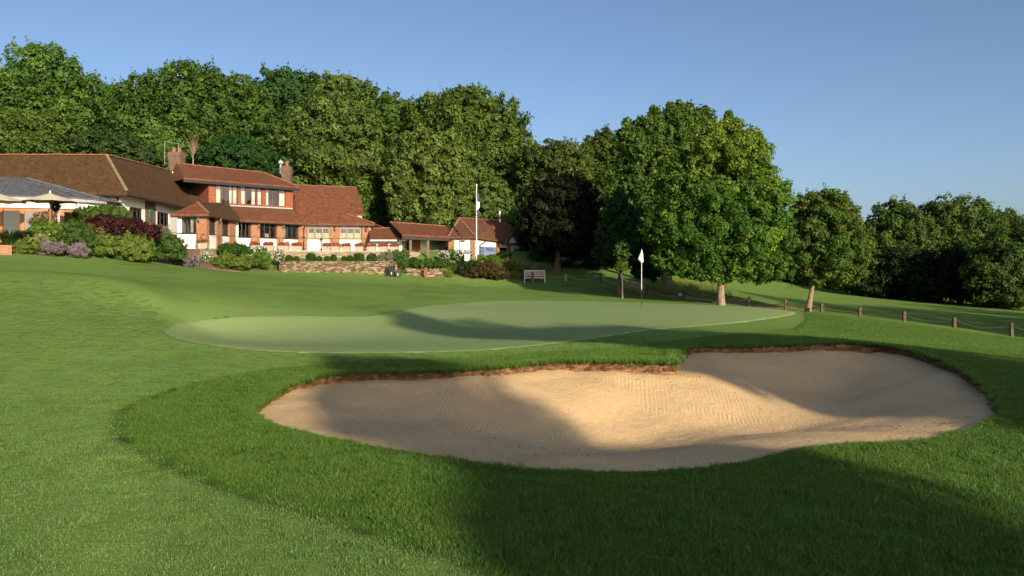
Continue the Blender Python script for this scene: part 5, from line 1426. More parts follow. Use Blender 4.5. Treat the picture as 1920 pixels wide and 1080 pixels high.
# ------------------------------------------------------------------ shrubs and flowers
BOX = ((.030, .075, .012), (.045, .10, .016), (.065, .13, .022))
BRIGHT = ((.075, .14, .018), (.11, .185, .025), (.16, .24, .038))
MID = ((.04, .085, .016), (.07, .12, .022), (.11, .16, .035))
GOLD = ((.085, .135, .02), (.125, .18, .03), (.17, .215, .045))
PURP = ((.03, .012, .012), (.055, .018, .018), (.09, .03, .028))
LAVG = ((.09, .11, .05), (.13, .14, .075), (.16, .15, .10))
REDB = ((.045, .038, .014), (.07, .05, .02), (.11, .07, .03))
SILV = ((.12, .15, .09), (.18, .20, .13), (.26, .28, .2))
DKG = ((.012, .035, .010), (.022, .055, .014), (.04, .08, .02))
def shrub(name, label, lobes, Y, pal, leaf=.10, seed=0, cat='shrub', group=None, top=None, maxleaf=5000, puff=.26, sprig=.4, cover=1.9, rough=.16, fill=.5, depth=.9, bloom=None):
    L = np.array([[*P(u, v, Y), ru * Y / F, ru * Y / F * depth, rv * Y / F] for u, v, ru, rv in lobes])
    base = np.array([L[:, 0].mean(), Y, (L[:, 2] - L[:, 5]).min()])
    L[:, :3] -= base
    me, _, _ = crown_mesh(name, L, leaf, pal, seed, cover, puff, sprig, fill, 0.0, maxleaf, rough, None if bloom else top, bloom or ((top, .35, leaf * .9) if cat == 'flowers' and top else None))
    o = link(name, me); o.location = base
    return tag(o, label, cat, group)
def strap_clump(name, label, u, v, ru, rv, Y, pal, n, seed, cat='plant', group=None):
    """arching strap leaves from one base"""
    g = np.random.default_rng(seed); s = Y / F; base = P(u, v + rv, Y); V = []; Fc = []; C = []
    for i in range(n):
        a = g.uniform(0, 2 * math.pi); R_ = ru * s * g.uniform(.3, 1.15); H = 2 * rv * s * g.uniform(.6, 1.1); w = .016 * g.uniform(.7, 1.4)
        d = np.array([math.cos(a), math.sin(a), 0]); t = np.array([-d[1], d[0], 0]) * w; o0 = d * g.uniform(0, .25) * ru * s; b = len(V); k = g.uniform(.7, 1.3); c = np.array(pal[g.integers(0, 3)]) * k
        for f in (0, .35, .7, 1.0):
            p = o0 + d * R_ * f ** 1.6 + np.array([0, 0, H * (1.5 * f - .75 * f * f)]); ww = t * (1 - .85 * f)
            V += [p - ww, p + ww]; C += [c, c]
        for q in range(3): Fc.append((b + 2 * q, b + 2 * q + 1, b + 2 * q + 3, b + 2 * q + 2))
    o = link(name, mesh_np(name, np.array(V), np.array(Fc), LEAF, np.array(C))); o.location = base
    return tag(o, label, cat, group)
strap_clump('ornamental_grass', 'dark green arching grass clump above the brick garden wall', 18, 442, 40, 20, 37.0, DKG, 500, 1)
strap_clump('ornamental_grass', 'dark green arching grass clump right of the brick wall end', 45, 440, 22, 15, 38.0, DKG, 260, 2)
shrub('perennial_bed', 'mixed pale green perennials with cream flowers beside the brick wall', [(45, 463, 24, 14), (68, 457, 22, 16), (32, 470, 12, 8)], 37.2, GOLD, .085, 3, 'plant', top=(.5, .40, .25))
shrub('foxglove_clump', 'pink flower spikes in front of the oak doors', [(72, 415, 14, 13), (96, 412, 10, 14)], 40, MID, .085, 4, 'flowers', top=(.55, .24, .30), sprig=1.5, maxleaf=1800)
shrub('leafy_shrub', 'fresh green leafy shrub below the nearest parasol', [(85, 432, 26, 17), (112, 437, 24, 20), (70, 440, 16, 14)], 38.8, BRIGHT, .12, 5)
shrub('leafy_shrub', 'mid green shrub left of the dark purple one', [(140, 440, 26, 26), (125, 460, 22, 14), (158, 455, 18, 20)], 38.7, MID, .12, 6)
LAVB = 'lavender bushes along the bed edge'
shrub('lavender_bush', 'larger purple lavender bush at the lawn edge, leftmost', [(98, 467, 23, 13)], 37.4, LAVG, .07, 7, 'flowers', LAVB, top=(.30, .17, .34), sprig=1.6)
shrub('lavender_bush', 'purple lavender bush second from left at the lawn edge', [(148, 471, 18, 12)], 37.9, LAVG, .07, 8, 'flowers', LAVB, top=(.31, .17, .32), sprig=1.6)
shrub('lavender_bush', 'purple lavender bush just left of the brown path', [(342, 489, 20, 11)], 45.6, LAVG, .07, 9, 'flowers', LAVB, top=(.33, .22, .36), sprig=1.6)
shrub('lavender_bush', 'small lavender touching the brown path, rightmost of the lavenders', [(366, 491, 10, 11)], 46.2, LAVG, .07, 10, 'flowers', LAVB, top=(.33, .24, .34), sprig=1.6)
shrub('rhododendron', 'large rounded green shrub behind the dark purple one', [(185, 408, 42, 17), (215, 402, 25, 14), (155, 415, 22, 14)], 42.5, MID, .15, 11, maxleaf=9000)
shrub('barberry', 'wide dark purple-red shrub in front of the white wall', [(195, 428, 38, 21), (245, 430, 38, 18), (278, 434, 22, 15), (170, 425, 18, 16)], 41.3, PURP, .10, 12, maxleaf=12000, cover=2.2)
shrub('golden_shrub', 'wide yellow-green shrub under the dark purple one', [(205, 463, 36, 22), (250, 465, 34, 22), (180, 468, 22, 18)], 39.8, GOLD, .11, 13, maxleaf=10000)
shrub('leafy_shrub', 'dark green bushy shrub right of the yellow-green one', [(300, 462, 30, 24), (330, 468, 20, 20), (285, 475, 18, 14)], 43.2, MID, .12, 14, maxleaf=8000)
shrub('feathery_shrub', 'pale feathery shrub against the white side wall', [(300, 436, 16, 10), (312, 446, 12, 9)], 45, SILV, .08, 15, sprig=1.6, maxleaf=1500)
shrub('cushion_conifer', 'flat-topped layered dark conifer in front of the terrace', [(436, 466, 28, 8), (430, 472, 25, 7), (452, 471, 20, 8)], 51.2, BOX, .09, 16)
shrub('spirea_bush', 'low bright yellow-green bush left of two in front of the layered conifer', [(425, 489, 20, 14), (408, 492, 12, 10)], 49.4, GOLD, .085, 17)
shrub('spirea_bush', 'low bright yellow-green bush beside the brown path, middle one', [(456, 492, 20, 13)], 49.6, GOLD, .085, 18)
shrub('spirea_bush', 'round yellow-green bush with white flowers behind it', [(492, 487, 17, 14)], 50.8, BRIGHT, .085, 19)
for i, (u, v, ru, rv, Y, lb) in enumerate(((386, 483, 6, 10, 49.2, 'small white-flowered plant left of the layered conifer'), (471, 475, 7, 11, 51.5, 'white-flowered plant right of the layered conifer'), (489, 469, 9, 6, 52.5, 'white flowers behind the round yellow-green bush'), (523, 479, 8, 13, 52.6, 'tall white-flowered plant left of the box balls'))):
    shrub('white_flowers', lb, [(u, v, ru, rv)], Y, MID, .085, 30 + i, 'flowers', 'white flowers below the terrace', top=(.75, .74, .68), sprig=1.2, maxleaf=1200)
BALLS = [(542, 485, 7), (555.6, 485.5, 5.5), (583, 483, 9.5), (598, 485.5, 6), (613, 485, 5), (625, 483.5, 6.5), (645, 485, 5), (656, 485, 6.5), (672.5, 484, 10.5), (697, 484, 9.5)]
ORD = ['first', 'second', 'third', 'fourth', 'fifth', 'sixth', 'seventh', 'eighth', 'ninth', 'tenth', 'eleventh', 'twelfth', 'thirteenth']
for i, (u, v, r_) in enumerate(BALLS):
    Y = np.interp(u, [524, 742], [52.4, 55.0])
    shrub('box_ball', '%s clipped box ball from the left above the stone wall' % ORD[i], [(u, v, r_, r_ * .95)], Y, BOX, .06, 40 + i, 'topiary', 'clipped box balls above the stone wall', puff=.16, sprig=.0, rough=.03, maxleaf=2200, cover=2.4)
shrub('rose_bush', 'loose pale rose bush at the right end of the box balls', [(717, 485, 9, 8), (728, 480, 8, 8)], 55, SILV, .08, 55, sprig=1.2)
shrub('climbing_rose', 'leafy climber spilling over the wall behind the bins', [(752, 489, 13, 16), (742, 480, 9, 9), (758, 478, 9, 8)], 55.6, MID, .09, 56, top=(.22, .22, .08), sprig=1.2)
shrub('box_ball', 'lone clipped ball above the pale stone wall', [(775, 490, 9, 8)], 56.6, BOX, .06, 57, 'topiary', puff=.16, sprig=0, rough=.03)
shrub('low_hedge', 'low green hedge above the pale stone wall by the red post', [(795, 497, 20, 10), (825, 498, 22, 11), (842, 503, 14, 12)], 56.8, MID, .09, 58, 'hedge')
shrub('leafy_shrub', 'yellow-green growth below the low hedge right of the red post', [(835, 512, 12, 8), (820, 514, 10, 6)], 56.1, GOLD, .08, 59)
shrub('dark_hedge', 'dark green hedge left of the flagpole foot', [(862, 505, 18, 15), (885, 502, 18, 13)], 57.2, DKG, .09, 60, 'hedge', maxleaf=6000)
shrub('russet_shrub', 'wide russet-brown shrub in front of the flagpole', [(905, 506, 30, 15), (932, 512, 22, 11), (885, 514, 20, 9)], 57.0, REDB, .09, 61, maxleaf=9000)
shrub('lime_ball', 'bright lime-green rounded shrub right of the flagpole', [(922, 488, 16, 10), (932, 497, 9, 10)], 58.6, BRIGHT, .075, 62, puff=.2, sprig=.1, rough=.06)
shrub('lime_ball', 'small bright shrub at the foot of the flagpole', [(900, 483, 8, 5)], 59.2, BRIGHT, .07, 63, puff=.2, sprig=.1)
shrub('hydrangea', 'white hydrangea right of the porch posts', [(832, 479, 10, 7)], 59.4, MID, .10, 64, 'flowers', 'white hydrangeas by the shop', top=(.72, .70, .78), maxleaf=900)
shrub('hydrangea', 'white hydrangea under the blank white shop panel', [(860, 478, 9, 9)], 59.7, MID, .10, 65, 'flowers', 'white hydrangeas by the shop', top=(.75, .73, .76), maxleaf=900)
shrub('hydrangea', 'white hydrangea touching the right brick pier of the shop front', [(876, 478, 9, 8)], 59.6, MID, .10, 66, 'flowers', 'white hydrangeas by the shop', top=(.75, .73, .76), maxleaf=900)
shrub('leafy_shrub', 'green shrub behind the white hydrangeas', [(846, 474, 10, 6)], 60.2, BRIGHT, .09, 67)
shrub('dark_bush', 'dark rounded bush under the shop gable', [(943, 482, 15, 12)], 61.5, DKG, .09, 68)
shrub('golden_perennial', 'yellow and bronze perennials left of the bench', [(958, 500, 20, 12), (945, 510, 14, 8)], 60, GOLD, .09, 69, 'plant', top=(.35, .22, .10), sprig=1.2)
shrub('silver_shrub', 'silvery shrub behind the bench', [(990, 506, 22, 9), (1012, 505, 14, 9), (975, 502, 10, 8)], 60.5, SILV, .09, 70, sprig=1.0)
shrub('leafy_shrub', 'fresh green growth at the lawn edge left of the bench', [(965, 517, 14, 6)], 58.8, BRIGHT, .08, 71)
shrub('laurel_bush', 'dark green tall shrub right of the shop corner', [(1010, 480, 18, 18), (1030, 490, 14, 12)], 64, MID, .12, 72)
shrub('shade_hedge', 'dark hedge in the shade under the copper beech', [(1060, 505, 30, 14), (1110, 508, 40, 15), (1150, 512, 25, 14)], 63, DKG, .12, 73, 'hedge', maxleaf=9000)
tb = P(362, 300, 66); gt = np.random.default_rng(74)
tw = trunk_mesh('bare_twig_shrub', (0, 0, 1.2), .04, [(gt.normal(0, .42), gt.normal(0, .3), gt.uniform(1.2, 2.3)) for _ in range(46)], 75, plain('pale_twig', (.22, .16, .09), .9, .2), .08)
o = link('bare_twig_shrub', tw); o.location = tb; tag(o, 'pale twiggy bare shrub right of the taller chimney', 'shrub')

# tall wild grass under the trees
P_WILD = protos('wild_tuft', [(60 + k, 40, .35, .42, .010, .5) for k in range(3)], grass_material('wild_blades', (2.3, 1.5, 1.9)))
xs, ys = rnd(8, 20, 50.5, 60, 3)
k_ = (np.abs(xs / ys * F + 960 - 1290) < 75); xs, ys = xs[k_], ys[k_]
scatter('wild_grass', np.stack([xs, ys, ground(xs, ys)], 1), g.uniform(.6, 1.3, len(xs)), P_WILD, 'tall unmown grass under the maple', 9)

# ------------------------------------------------------------------ paths and lane
DIRT = plain('path_dirt', (.36, .17, .075), .95, .2, 6, bmp=.01)
TARMAC = plain('lane_tarmac', (.16, .15, .14), .9, .15, 4)
def ribbon(name, pts, w, mat, dz=.02):
    pts = np.array(pts, float); K = 60
    c = np.stack([np.interp(np.linspace(0, len(pts) - 1, K), np.arange(len(pts)), pts[:, k]) for k in range(2)], 1)
    t = np.gradient(c, axis=0); t /= np.linalg.norm(t, axis=1)[:, None]; n_ = np.stack([-t[:, 1], t[:, 0]], 1)
    rows = [c + n_ * w * f for f in (-.5, -.17, .17, .5)]; V = np.concatenate([np.c_[r_, ground(r_[:, 0], r_[:, 1]) + dz] for r_ in rows])
    Fq = [(r_ * K + i, r_ * K + i + 1, (r_ + 1) * K + i + 1, (r_ + 1) * K + i) for r_ in range(3) for i in range(K - 1)]
    return tag(link(name, mesh_np(name, V, np.array(Fq), mat, smooth=True)), kind='structure')
ribbon('path', [P(1165, 0, 54.6)[:2], P(1215, 0, 51.8)[:2], P(1285, 0, 49.6)[:2], P(1345, 0, 48.2)[:2], P(1400, 0, 47.2)[:2], P(1470, 0, 45.2)[:2], P(1540, 0, 43.4)[:2]], 1.5, DIRT)
ribbon('garden_path', [P(452, 0, 48.8)[:2], P(410, 0, 48.0)[:2], P(383, 0, 48.6)[:2], P(372, 0, 49.6)[:2]], .9, plain('paving_path', (.36, .22, .14), .95, .2, 5))
ribbon('lane', [(-2, 84), (6, 78), (14, 73), (26, 70)], 3.2, TARMAC, .05)

# ------------------------------------------------------------------ golf flag, flagpole
def pixz(u, v, Y): return P(u, v, Y)
fx = PZ(1203, 581, green_level(1203, 581)); fz = gz(fx[0], fx[1]) + .006
fs = empty('golf_flag', (fx[0], fx[1], fz), 'white flag on a thin stick standing on the putting green', 'flag'); kx = fx[1] / F
POLEW = plain('stick_white', (.72, .70, .64), .4, .05); POLED = plain('stick_dark', (.03, .025, .02), .5, .1)
MB().tube((fx[0], fx[1], fz - .1), (fx[0], fx[1], fz + 35 * kx), .011, n=8).build('lower_stick', POLED, fs)
MB().tube((fx[0], fx[1], fz + 35 * kx), (fx[0], fx[1], fz + 111 * kx), .012, .010, 8).build('upper_stick', POLEW, fs)
MB().lathe((fx[0], fx[1], fz), [(.054, .004), (.054, -.1), (0, -.1)], 16).build('hole_cup', POLED, fs)
CLOTH = plain('flag_cloth', (.82, .82, .84), .8, .03)
def drape(name, parent, x, y, zt, L, w0, w1, mat, side=-1, seed=0):
    n_ = 9; m_ = 7; V = []
    for i in range(n_):
        f = i / (n_ - 1)
        for j in range(m_):
            h = j / (m_ - 1); w = (w0 * (1 - f) + w1 * f) * math.sin(math.pi * min(1, .25 + .7 * f)) ** .6
            V.append((x + side * h * w, y + .05 * math.sin(h * 7 + f * 2 + seed) * (1 if h else 0), zt - L * f - .25 * L * h * (1 - f) * .6))
    V = np.array(V) - np.array(parent.location)
    Fq = [(i * m_ + j, i * m_ + j + 1, (i + 1) * m_ + j + 1, (i + 1) * m_ + j) for i in range(n_ - 1) for j in range(m_ - 1)]
    o = link(name, mesh_np(name, V, np.array(Fq), mat, smooth=True), parent); md = o.modifiers.new('th', 'SOLIDIFY'); md.thickness = .006; return o
o = MB(); zt = fz + 110 * kx
pts = [(0, zt), (-6.5 * kx, zt - 17 * kx), (0, zt - 26 * kx), (3.5 * kx, zt - 22 * kx), (2 * kx, zt - 8 * kx)]
f_ = [(fx[0] + a, fx[1] - .03 + (.035 if i % 2 else -.03), b) for i, (a, b) in enumerate(pts)]
cpt = (fx[0] - .5 * kx, fx[1] - .09, zt - 14 * kx)
for i in range(5): o.poly([f_[i], f_[(i + 1) % 5], cpt])
fl = o.build('flag', CLOTH, fs); md = fl.modifiers.new('th', 'SOLIDIFY'); md.thickness = .006
pY = 58.6; px0 = UX(893.5, pY); pz0 = gz(px0, pY)
fp = empty('flagpole', (px0, pY, pz0), 'tall white flagpole with a limp purple and white flag', 'flagpole')
MB().tube((px0, pY, pz0 - .2), (px0, pY, VZ(348, pY)), .042, .026, 10).build('pole', WHITE, fp)
MB().lathe((px0, pY, VZ(348, pY)), [(.03, 0), (.06, .04), (.05, .1), (0, .13)], 10).build('finial', WHITE, fp)
FPUR = plain('flag_purple', (.075, .055, .20), .8, .1); 
za_, zb_ = VZ(361, pY), VZ(404, pY); h3 = (za_ - zb_)
for k, (a, b, mt) in enumerate(((0, .36, FPUR), (.36, .78, CLOTH), (.78, 1, FPUR))):
    drape('flag_band', fp, px0 + .04, pY - .06, za_ - h3 * a, h3 * (b - a) * .98, .17 + .03 * k, .2 - .02 * k, mt, 1, k)
MB().box(px0 - .9, px0 - .5, pY + .4, pY + .5, pz0, VZ(476, pY)).build('base_board', WHITE, fp)

# ------------------------------------------------------------------ rope fence
WOODP = plain('weathered_post', (.095, .06, .042), .9, .3, 9, bmp=.01); WOODL = plain('pale_post', (.42, .30, .17), .9, .2, 9); ROPE = plain('rope', (.45, .37, .26), .95, .2, 30); ROPED = plain('dark_rope', (.10, .08, .06), .95, .2, 30)
FP = [(1025, 58.8, 518, 525), (1061, 58, 512.5, 527), (1126, 55, 514, 529), (1175, 53, 526.5, 539), (1212, 51, 533, 551), (1281, 49, 543, 559.5), (1341, 47.3, 549, 567), (1405, 46, 556, 574), (1473, 44, 562, 580.5), (1541, 42, 569, 587), (1612.5, 40.5, 576.5, 594), (1695.5, 39, 584, 603), (1789.5, 37.5, 595, 614), (1896.5, 36, 605, 631), (2020, 34.5, 620, 648)]
rf_ = empty('rope_fence', (UX(1341, 47.3), 47.3, gz(UX(1341, 47.3), 47.3)), 'low rope fence on short wooden posts running from bench to right edge', 'fence')
tops = []
for i, (u, Y, vt, vb) in enumerate(FP):
    x = UX(u, Y); zb = gz(x, Y) - .15; zt = max(VZ(vt, Y), zb + .6); mt = WOODL if i in (1, 3) else WOODP; w = .066
    o = MB(); o.box(x - w, x + w, Y - w, Y + w, zb, zt - .06); o.hexa([(x - w, Y - w, zt - .06), (x + w, Y - w, zt - .06), (x + w, Y + w, zt - .06), (x - w, Y + w, zt - .06), (x - w * .7, Y - w * .7, zt), (x + w * .7, Y - w * .7, zt), (x + w * .7, Y + w * .7, zt), (x - w * .7, Y + w * .7, zt)])
    if i: o.build('post', mt, rf_)
    tops.append(np.array([x, Y - .02, zt - .12]))
for i in range(len(tops) - 1):
    a, b = tops[i], tops[i + 1]; t = np.linspace(0, 1, 12)[:, None]; sag = .10 * np.linalg.norm(b - a)
    pp = a + (b - a) * t - np.array([0, 0, 1]) * (4 * t * (1 - t)) * min(sag, .32)
    gzz = ground(pp[:, 0], pp[:, 1]) + .05; pp[:, 2] = np.maximum(pp[:, 2], gzz)
    v_, f2 = tube_path(pp - np.array(rf_.location), np.full(12, .015), 6)
    link('rope', mesh_np('rope', v_, f2, ROPE if i < 4 else ROPED, smooth=True), rf_)
# marker sign on the fence
sY = 48.6; sx0 = UX(1275, sY); sz0 = gz(sx0, sY)
sg_ = empty('marker_sign', (sx0, sY, sz0), 'small dark sign with a pale blue square beside a fence post', 'sign')
MB().box(sx0 - .03, sx0 + .03, sY - .02, sY + .02, sz0 - .1, sz0 + .3).build('sign_post', WOODP, sg_)
MB().box(sx0 - .16, sx0 + .16, sY - .06, sY - .03, VZ(557, sY), VZ(547.5, sY)).build('sign_board', IRON, sg_)
MB().box(sx0 - .10, sx0 + .10, sY - .068, sY - .061, VZ(555, sY), VZ(549.5, sY)).build('sign_face', plain('sign_face', (.42, .44, .62), .5, .05), sg_)
MB().box(sx0 - .05, sx0 + .05, sY - .072, sY - .069, VZ(552.8, sY), VZ(551.7, sY)).box(sx0 - .017, sx0 + .017, sY - .076, sY - .073, VZ(554, sY), VZ(550.5, sY)).build('sign_mark', SIGNB, sg_)

# ------------------------------------------------------------------ bench
TEAK = plain('silvered_teak', (.60, .53, .43), .8, .15, 14)
bY = 57.8; bx0, bx1 = UX(983, bY), UX(1022.5, bY); bz = gz((bx0 + bx1) / 2, bY)
be = empty('garden_bench', ((bx0 + bx1) / 2, bY, bz), 'weathered slatted wooden bench at the edge of the lawn', 'bench')
for x in (bx0 + .03, bx1 - .03):
    cube_part('leg', be, TEAK, x - .035, x + .035, bY - .04, bY + .04, bz - .05, bz + .62); cube_part('leg', be, TEAK, x - .035, x + .035, bY + .48, bY + .56, bz - .05, bz + .92)
    cube_part('armrest', be, TEAK, x - .04, x + .04, bY - .08, bY + .5, bz + .62, bz + .66)
for k in range(5): cube_part('seat_slat', be, TEAK, bx0 + .07, bx1 - .07, bY - .02 + k * .105, bY + .065 + k * .105, bz + .40, bz + .425)
cube_part('top_rail', be, TEAK, bx0 + .06, bx1 - .06, bY + .50, bY + .54, bz + .84, bz + .92); cube_part('bottom_rail', be, TEAK, bx0 + .06, bx1 - .06, bY + .50, bY + .54, bz + .5, bz + .55)
cube_part('front_rail', be, TEAK, bx0 + .06, bx1 - .06, bY - .02, bY + .02, bz + .32, bz + .395)
nsl = 15
for k in range(nsl):
    x = bx0 + .12 + (bx1 - bx0 - .24) * k / (nsl - 1); cube_part('back_slat', be, TEAK, x - .026, x + .026, bY + .51, bY + .53, bz + .55, bz + .84)
def post_thing(name, label, u, Y, vt, w, mat, cat='post'):
    x = UX(u, Y); z = gz(x, Y); o = MB(); zt = VZ(vt, Y)
    o.box(x - w, x + w, Y - w, Y + w, z - .1, zt - w * .8).hexa([(x - w, Y - w, zt - w * .8), (x + w, Y - w, zt - w * .8), (x + w, Y + w, zt - w * .8), (x - w, Y + w, zt - w * .8)] + [(x - w * .5, Y - w * .5, zt), (x + w * .5, Y - w * .5, zt), (x + w * .5, Y + w * .5, zt), (x - w * .5, Y + w * .5, zt)])
    return tag(o.build(name, mat, None, origin=(x, Y, z)), label, cat)
post_thing('marker_post', 'short brown post standing in front of the bench', 998.5, 57.5, 510, .09, FRAME_B)
post_thing('marker_post', 'red-painted wooden post on the lawn edge by the pale stone wall', 798.5, 54.6, 501.5, .075, plain('red_post', (.27, .06, .03), .7, .15))

# ------------------------------------------------------------------ bins and bag stand on the lawn
BINB = plain('bin_black', (.016, .017, .016), .5, .2); BING = plain('bin_green', (.03, .055, .042), .5, .2)
def bin_thing(u0, u1, vt, Y, mat, label, lid):
    x0, x1 = UX(u0, Y), UX(u1, Y); c = ((x0 + x1) / 2, Y); z = gz(*c); zt = VZ(vt, Y); w = (x1 - x0) / 2
    r_ = empty('litter_bin', (*c, z), label, 'bin')
    MB().hexa([(c[0] - w * .85, Y - w * .85, z - .03), (c[0] + w * .85, Y - w * .85, z - .03), (c[0] + w * .85, Y + w * .85, z - .03), (c[0] - w * .85, Y + w * .85, z - .03), (c[0] - w, Y - w, zt - .06), (c[0] + w, Y - w, zt - .06), (c[0] + w, Y + w, zt - .06), (c[0] - w, Y + w, zt - .06)]).build('bin_body', mat, r_)
    MB().hexa([(c[0] - w * 1.06, Y - w * 1.06, zt - .06), (c[0] + w * 1.06, Y - w * 1.06, zt - .06), (c[0] + w * 1.06, Y + w * 1.06, zt - .06), (c[0] - w * 1.06, Y + w * 1.06, zt - .06), (c[0] - w * .8, Y - w * .8, zt), (c[0] + w * .8, Y - w * .8, zt), (c[0] + w * .8, Y + w * .8, zt), (c[0] - w * .8, Y + w * .8, zt)]).build('lid', lid, r_)
    MB().box(c[0] - w * .15, c[0] + w * .1, Y - w * 1.02 - .01, Y - w * .9, z + .12, z + .28).build('bin_label', WHITE, r_)
bin_thing(742, 751.5, 505, 53.3, BING, 'dark green box bin with a brown lid by the stone wall', FRAME_B)
bin_thing(730, 740, 498, 53.4, BINB, 'black bin left of the green box bin', IRON)
sx1, sY1 = UX(727, 53.2), 53.2; z1_ = gz(sx1, sY1)
cl = empty('club_stand', (sx1, sY1, z1_), 'black slanted bag stand left of the black bin', 'stand')
MB().tube((sx1 - .12, sY1, z1_), (sx1 + .02, sY1, z1_ + .62), .035, n=6).build('strut', IRON, cl); MB().tube((sx1 + .12, sY1, z1_), (sx1 + .08, sY1, z1_ + .85), .045, n=6).build('strut', IRON, cl)
MB().box(sx1 - .15, sx1 + .16, sY1 - .05, sY1 + .05, z1_ + .02, z1_ + .14).build('foot_bar', IRON, cl)
MB().tube((sx1 + .33, sY1 + .3, z1_), (sx1 + .33, sY1 + .3, z1_ + 1.35), .02, n=6).build('upright', IRON, cl)

# ------------------------------------------------------------------ terrace: planters, lamps, railing, parasols
CONC = plain('trough_stone', (.36, .31, .245), .95, .12, 7, bmp=.006)
GERF = ((.05, .09, .02), (.09, .12, .03), (.13, .15, .05))
def planter(u0, u1, v0, v1, lb, seed, c=(.55, .05, .04)):
    k = np.array([(u, Y) for u, Y in TM]); Y = np.interp((u0 + u1) / 2, k[:, 0], k[:, 1]) + .15
    x0, x1 = UX(u0, Y), UX(u1, Y); zb = TZ + .03; h = .34; cx = (x0 + x1) / 2; w = (x1 - x0) / 2
    r_ = empty('flower_trough', (cx, Y, zb), lb, 'planter', 'stone flower troughs on the terrace wall')
    MB().hexa([(cx - w * .86, Y - .16, zb), (cx + w * .86, Y - .16, zb), (cx + w * .86, Y + .16, zb), (cx - w * .86, Y + .16, zb), (cx - w, Y - .2, zb + h), (cx + w, Y - .2, zb + h), (cx + w, Y + .2, zb + h), (cx - w, Y + .2, zb + h)]).build('trough', CONC, r_)
    me, _, _ = crown_mesh('geraniums', [(-w * .4, 0, h + .06, w * .6, .2, .13), (w * .4, 0, h + .08, w * .55, .2, .13)], .075, GERF, seed, 1.6, .35, .6, .3, 0, 700, .2, None, (c, .55, .085))
    link('geraniums', me, r_)
PL = [(370, 391), (468.5, 487), (494, 514), (522, 543), (546, 567.5), (605, 620), (621.5, 637.5), (639.5, 658), (665.5, 682), (688, 705), (709, 727.5), (731, 748)]
for i, (a, b) in enumerate(PL):
    planter(a, b, 467, 475, '%s stone trough of red flowers from the left on the terrace wall' % ORD[i], 100 + i, (.62, .06, .05) if i % 3 else (.62, .14, .10))
def lamp_post(u, vt, label):
    k = np.array(TM); Y = np.interp(u, k[:, 0], k[:, 1]) + .02; x = UX(u, Y); z = TZ + .06; zt = VZ(vt, Y)
    r_ = empty('lamp_post', (x, Y, z), label, 'lamp', 'black lamp posts along the terrace')
    MB().lathe((x, Y, z), [(.09, 0), (.07, .1), (.035, .2), (.03, zt - z - .42), (.05, zt - z - .4), (.03, zt - z - .36)], 10).build('post', IRON, r_)
    MB().lathe((x, Y, zt - .36), [(.05, 0), (.10, .22), (0, .22)], 6).build('lamp_glass', LAMPG, r_)
    MB().lathe((x, Y, zt - .14), [(.14, 0), (.05, .1), (.02, .14), (0, .15)], 6).build('lamp_hood', IRON, r_)
for u, v, lb in ((569.5, 443, 'black lamp post left of the white terrace steps panel'), (602.3, 446, 'black lamp post just right of the first grey-framed window'), (685, 460, 'short lantern post in front of the last brick pier'), (746, 449, 'black lamp post at the right end of the terrace')):
    lamp_post(u, v, lb)
def railing(label, pts, h=.95, n=8):
    pts = [np.array(p, float) for p in pts]; r_ = empty('terrace_railing', pts[0], label, 'railing')
    for a, b in zip(pts[:-1], pts[1:]):
        MB().tube(a + [0, 0, h], b + [0, 0, h], .018, n=6).build('handrail', IRON, r_)
        L = np.linalg.norm(b - a); m_ = max(1, int(L / (1.9 if n else 9)))
        for i in range(m_ + 1):
            p = a + (b - a) * i / m_; MB().tube(p, p + [0, 0, h], .016, n=6).build('baluster', IRON, r_)
railing('thin black railing along the terrace below the brick piers', [(UX(u, Y), Y + .45, TZ) for u, Y in ((372, 49.3), (440, 53.2), (520, 56.0), (620, 57.6), (700, 58.2), (750, 58.35))])
railing('thin railing in front of the white side wall by the bay', [(UX(u, Y), Y + .2, TZ) for u, Y in ((300, 47.0), (335, 48.2), (368, 49.0))])
CANV = plain('parasol_canvas', (.50, .42, .31), .85, .05, 3)
def parasol(u, Y, label):
    x = UX(u, Y); zt = VZ(362, Y); zr = VZ(378.5, Y); R_ = 49 * Y / F * 1.02
    r_ = empty('parasol', (x, Y, TZ), label, 'parasol', 'cream parasols by the garden room')
    MB().tube((x, Y, TZ), (x, Y, zt + .08), .03, n=8).build('pole', FRAME_O, r_)
    MB().lathe((x, Y, TZ), [(.3, 0), (.3, .08), (.06, .12), (.05, .3)], 14).build('base', IRON, r_)
    n_ = 8
    for i in range(n_):
        t0, t1 = 2 * math.pi * i / n_ + .2, 2 * math.pi * (i + 1) / n_ + .2; o = MB()
        a = (x + R_ * math.cos(t0), Y + R_ * math.sin(t0), zr); b = (x + R_ * math.cos(t1), Y + R_ * math.sin(t1), zr); m_ = ((a[0] + b[0]) / 2 * .97 + x * .03, (a[1] + b[1]) / 2 * .97 + Y * .03, zr + .03)
        o.poly([a, m_, (x, Y, zt)]).poly([m_, b, (x, Y, zt)]); cp = o.build('canopy_panel', CANV, r_); md = cp.modifiers.new('th', 'SOLIDIFY'); md.thickness = .012
        MB().tube((x, Y, zt - .06), (a[0], a[1], a[2] - .03), .012, n=5).build('rib', FRAME_O, r_)
    MB().lathe((x, Y, zt), [(.04, 0), (.05, .05), (0, .14)], 8).build('finial', WHITE, r_)
parasol(94, 39.6, 'open cream parasol in front of the garden room doors, fully in view')
parasol(-4, 39.2, 'open cream parasol cut off by the left edge')
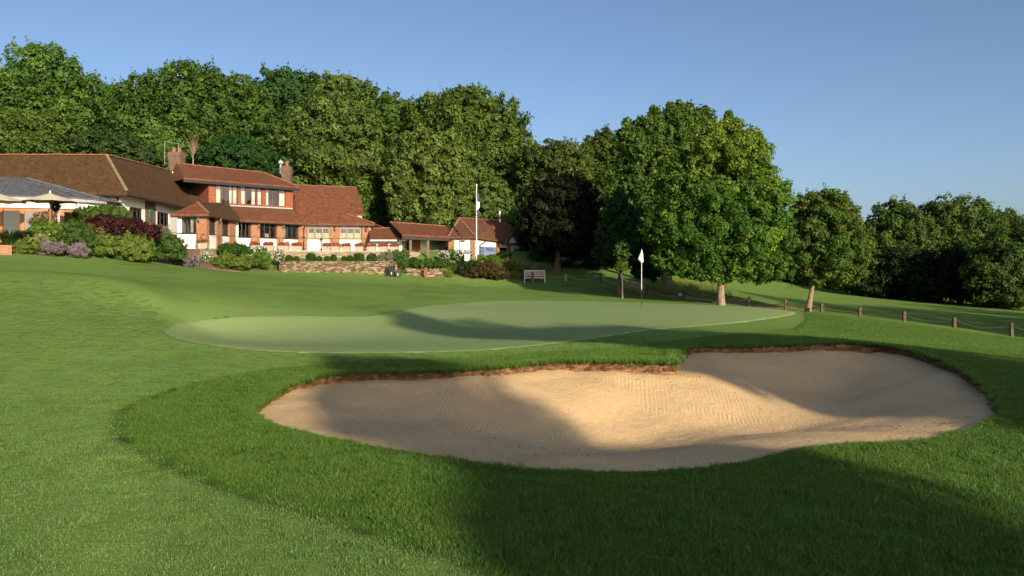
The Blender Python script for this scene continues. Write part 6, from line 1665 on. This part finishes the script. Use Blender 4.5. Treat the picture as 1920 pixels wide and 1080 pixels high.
# hanging basket by the oak doors
hb = P(104, 390, 40.6); hb_r = empty('hanging_basket', (hb[0], hb[1], hb[2] - .2), 'green hanging basket beside the white post of the garden room', 'basket')
MB().lathe((hb[0], hb[1], hb[2] - .2), [(0, 0), (.14, .05), (.2, .18), (.2, .2)], 12).build('basket', IRON, hb_r)
me, _, _ = crown_mesh('foliage', [(0, 0, .25, .24, .24, .16)], .07, BOX, 91, 1.6, .35, .5, .3, 0, 500); link('foliage', me, hb_r)
o = MB(); o.tube((hb[0], hb[1], hb[2] - .02), (hb[0], hb[1], hb[2] + .5), .01, n=5); o.build('chain', IRON, hb_r)

# ------------------------------------------------------------------ parked car in the lane
CARP = plain('car_paint', (.015, .025, .075), .25, .05, spec=.6); TYRE = plain('tyre', (.012, .012, .012), .8, .1)
def car(x, y, rz, label):
    z = gz(x, y) + .05; r_ = empty('parked_car', (x, y, z), label, 'car', rz=rz)
    def lp(mb, nm, mat, sm=False):
        o = mb.build(nm, mat, None, origin=(0, 0, 0)); o.location = (0, 0, 0); o.parent = r_; return o
    prof = [(-2.05, .32), (-2.1, .62), (-1.95, .82), (-1.05, .95), (-.45, 1.38), (.55, 1.44), (1.35, 1.22), (1.9, .98), (2.1, .85), (2.12, .35)]
    def ext(pf, w0, w1):
        mb = MB(); n_ = len(pf); top_ = max(p[1] for p in pf)
        L = [(p[0], -(w0 if p[1] < 1 else w1), p[1]) for p in pf]; Rr = [(p[0], (w0 if p[1] < 1 else w1), p[1]) for p in pf]
        mb.poly(L); mb.poly(Rr[::-1])
        for i in range(n_): j = (i + 1) % n_; mb.poly([L[j], L[i], Rr[i], Rr[j]])
        return mb
    lp(ext(prof, .86, .68), 'body', CARP)
    for s in (-1, 1):
        lp(MB().poly([(-.85, s * .80, 1.0), (-.42, s * .70, 1.33), (.08, s * .70, 1.36), (.08, s * .80, 1.0)]), 'side_window', GLASS); lp(MB().poly([(.16, s * .80, 1.0), (.16, s * .70, 1.36), (.6, s * .70, 1.36), (1.2, s * .78, 1.04)]), 'side_window', GLASS)
        for xx in (-1.35, 1.3):
            w = lp(MB().tube((xx, s * .70, .31), (xx, s * .88, .31), .31, n=20), 'wheel', TYRE); rm = MB().tube((xx, s * .87, .31), (xx, s * .892, .31), .19, n=14).build('rim', LEAD, None, origin=(0, 0, 0)); rm.location = (0, 0, 0); rm.parent = w
        lp(MB().box(-2.12, -2.0, s * .62 - .14, s * .62 + .14, .62, .74), 'headlight', LAMPG)
car(UX(1150, 76), 76, R(8), 'dark blue car parked in the lane under the trees')
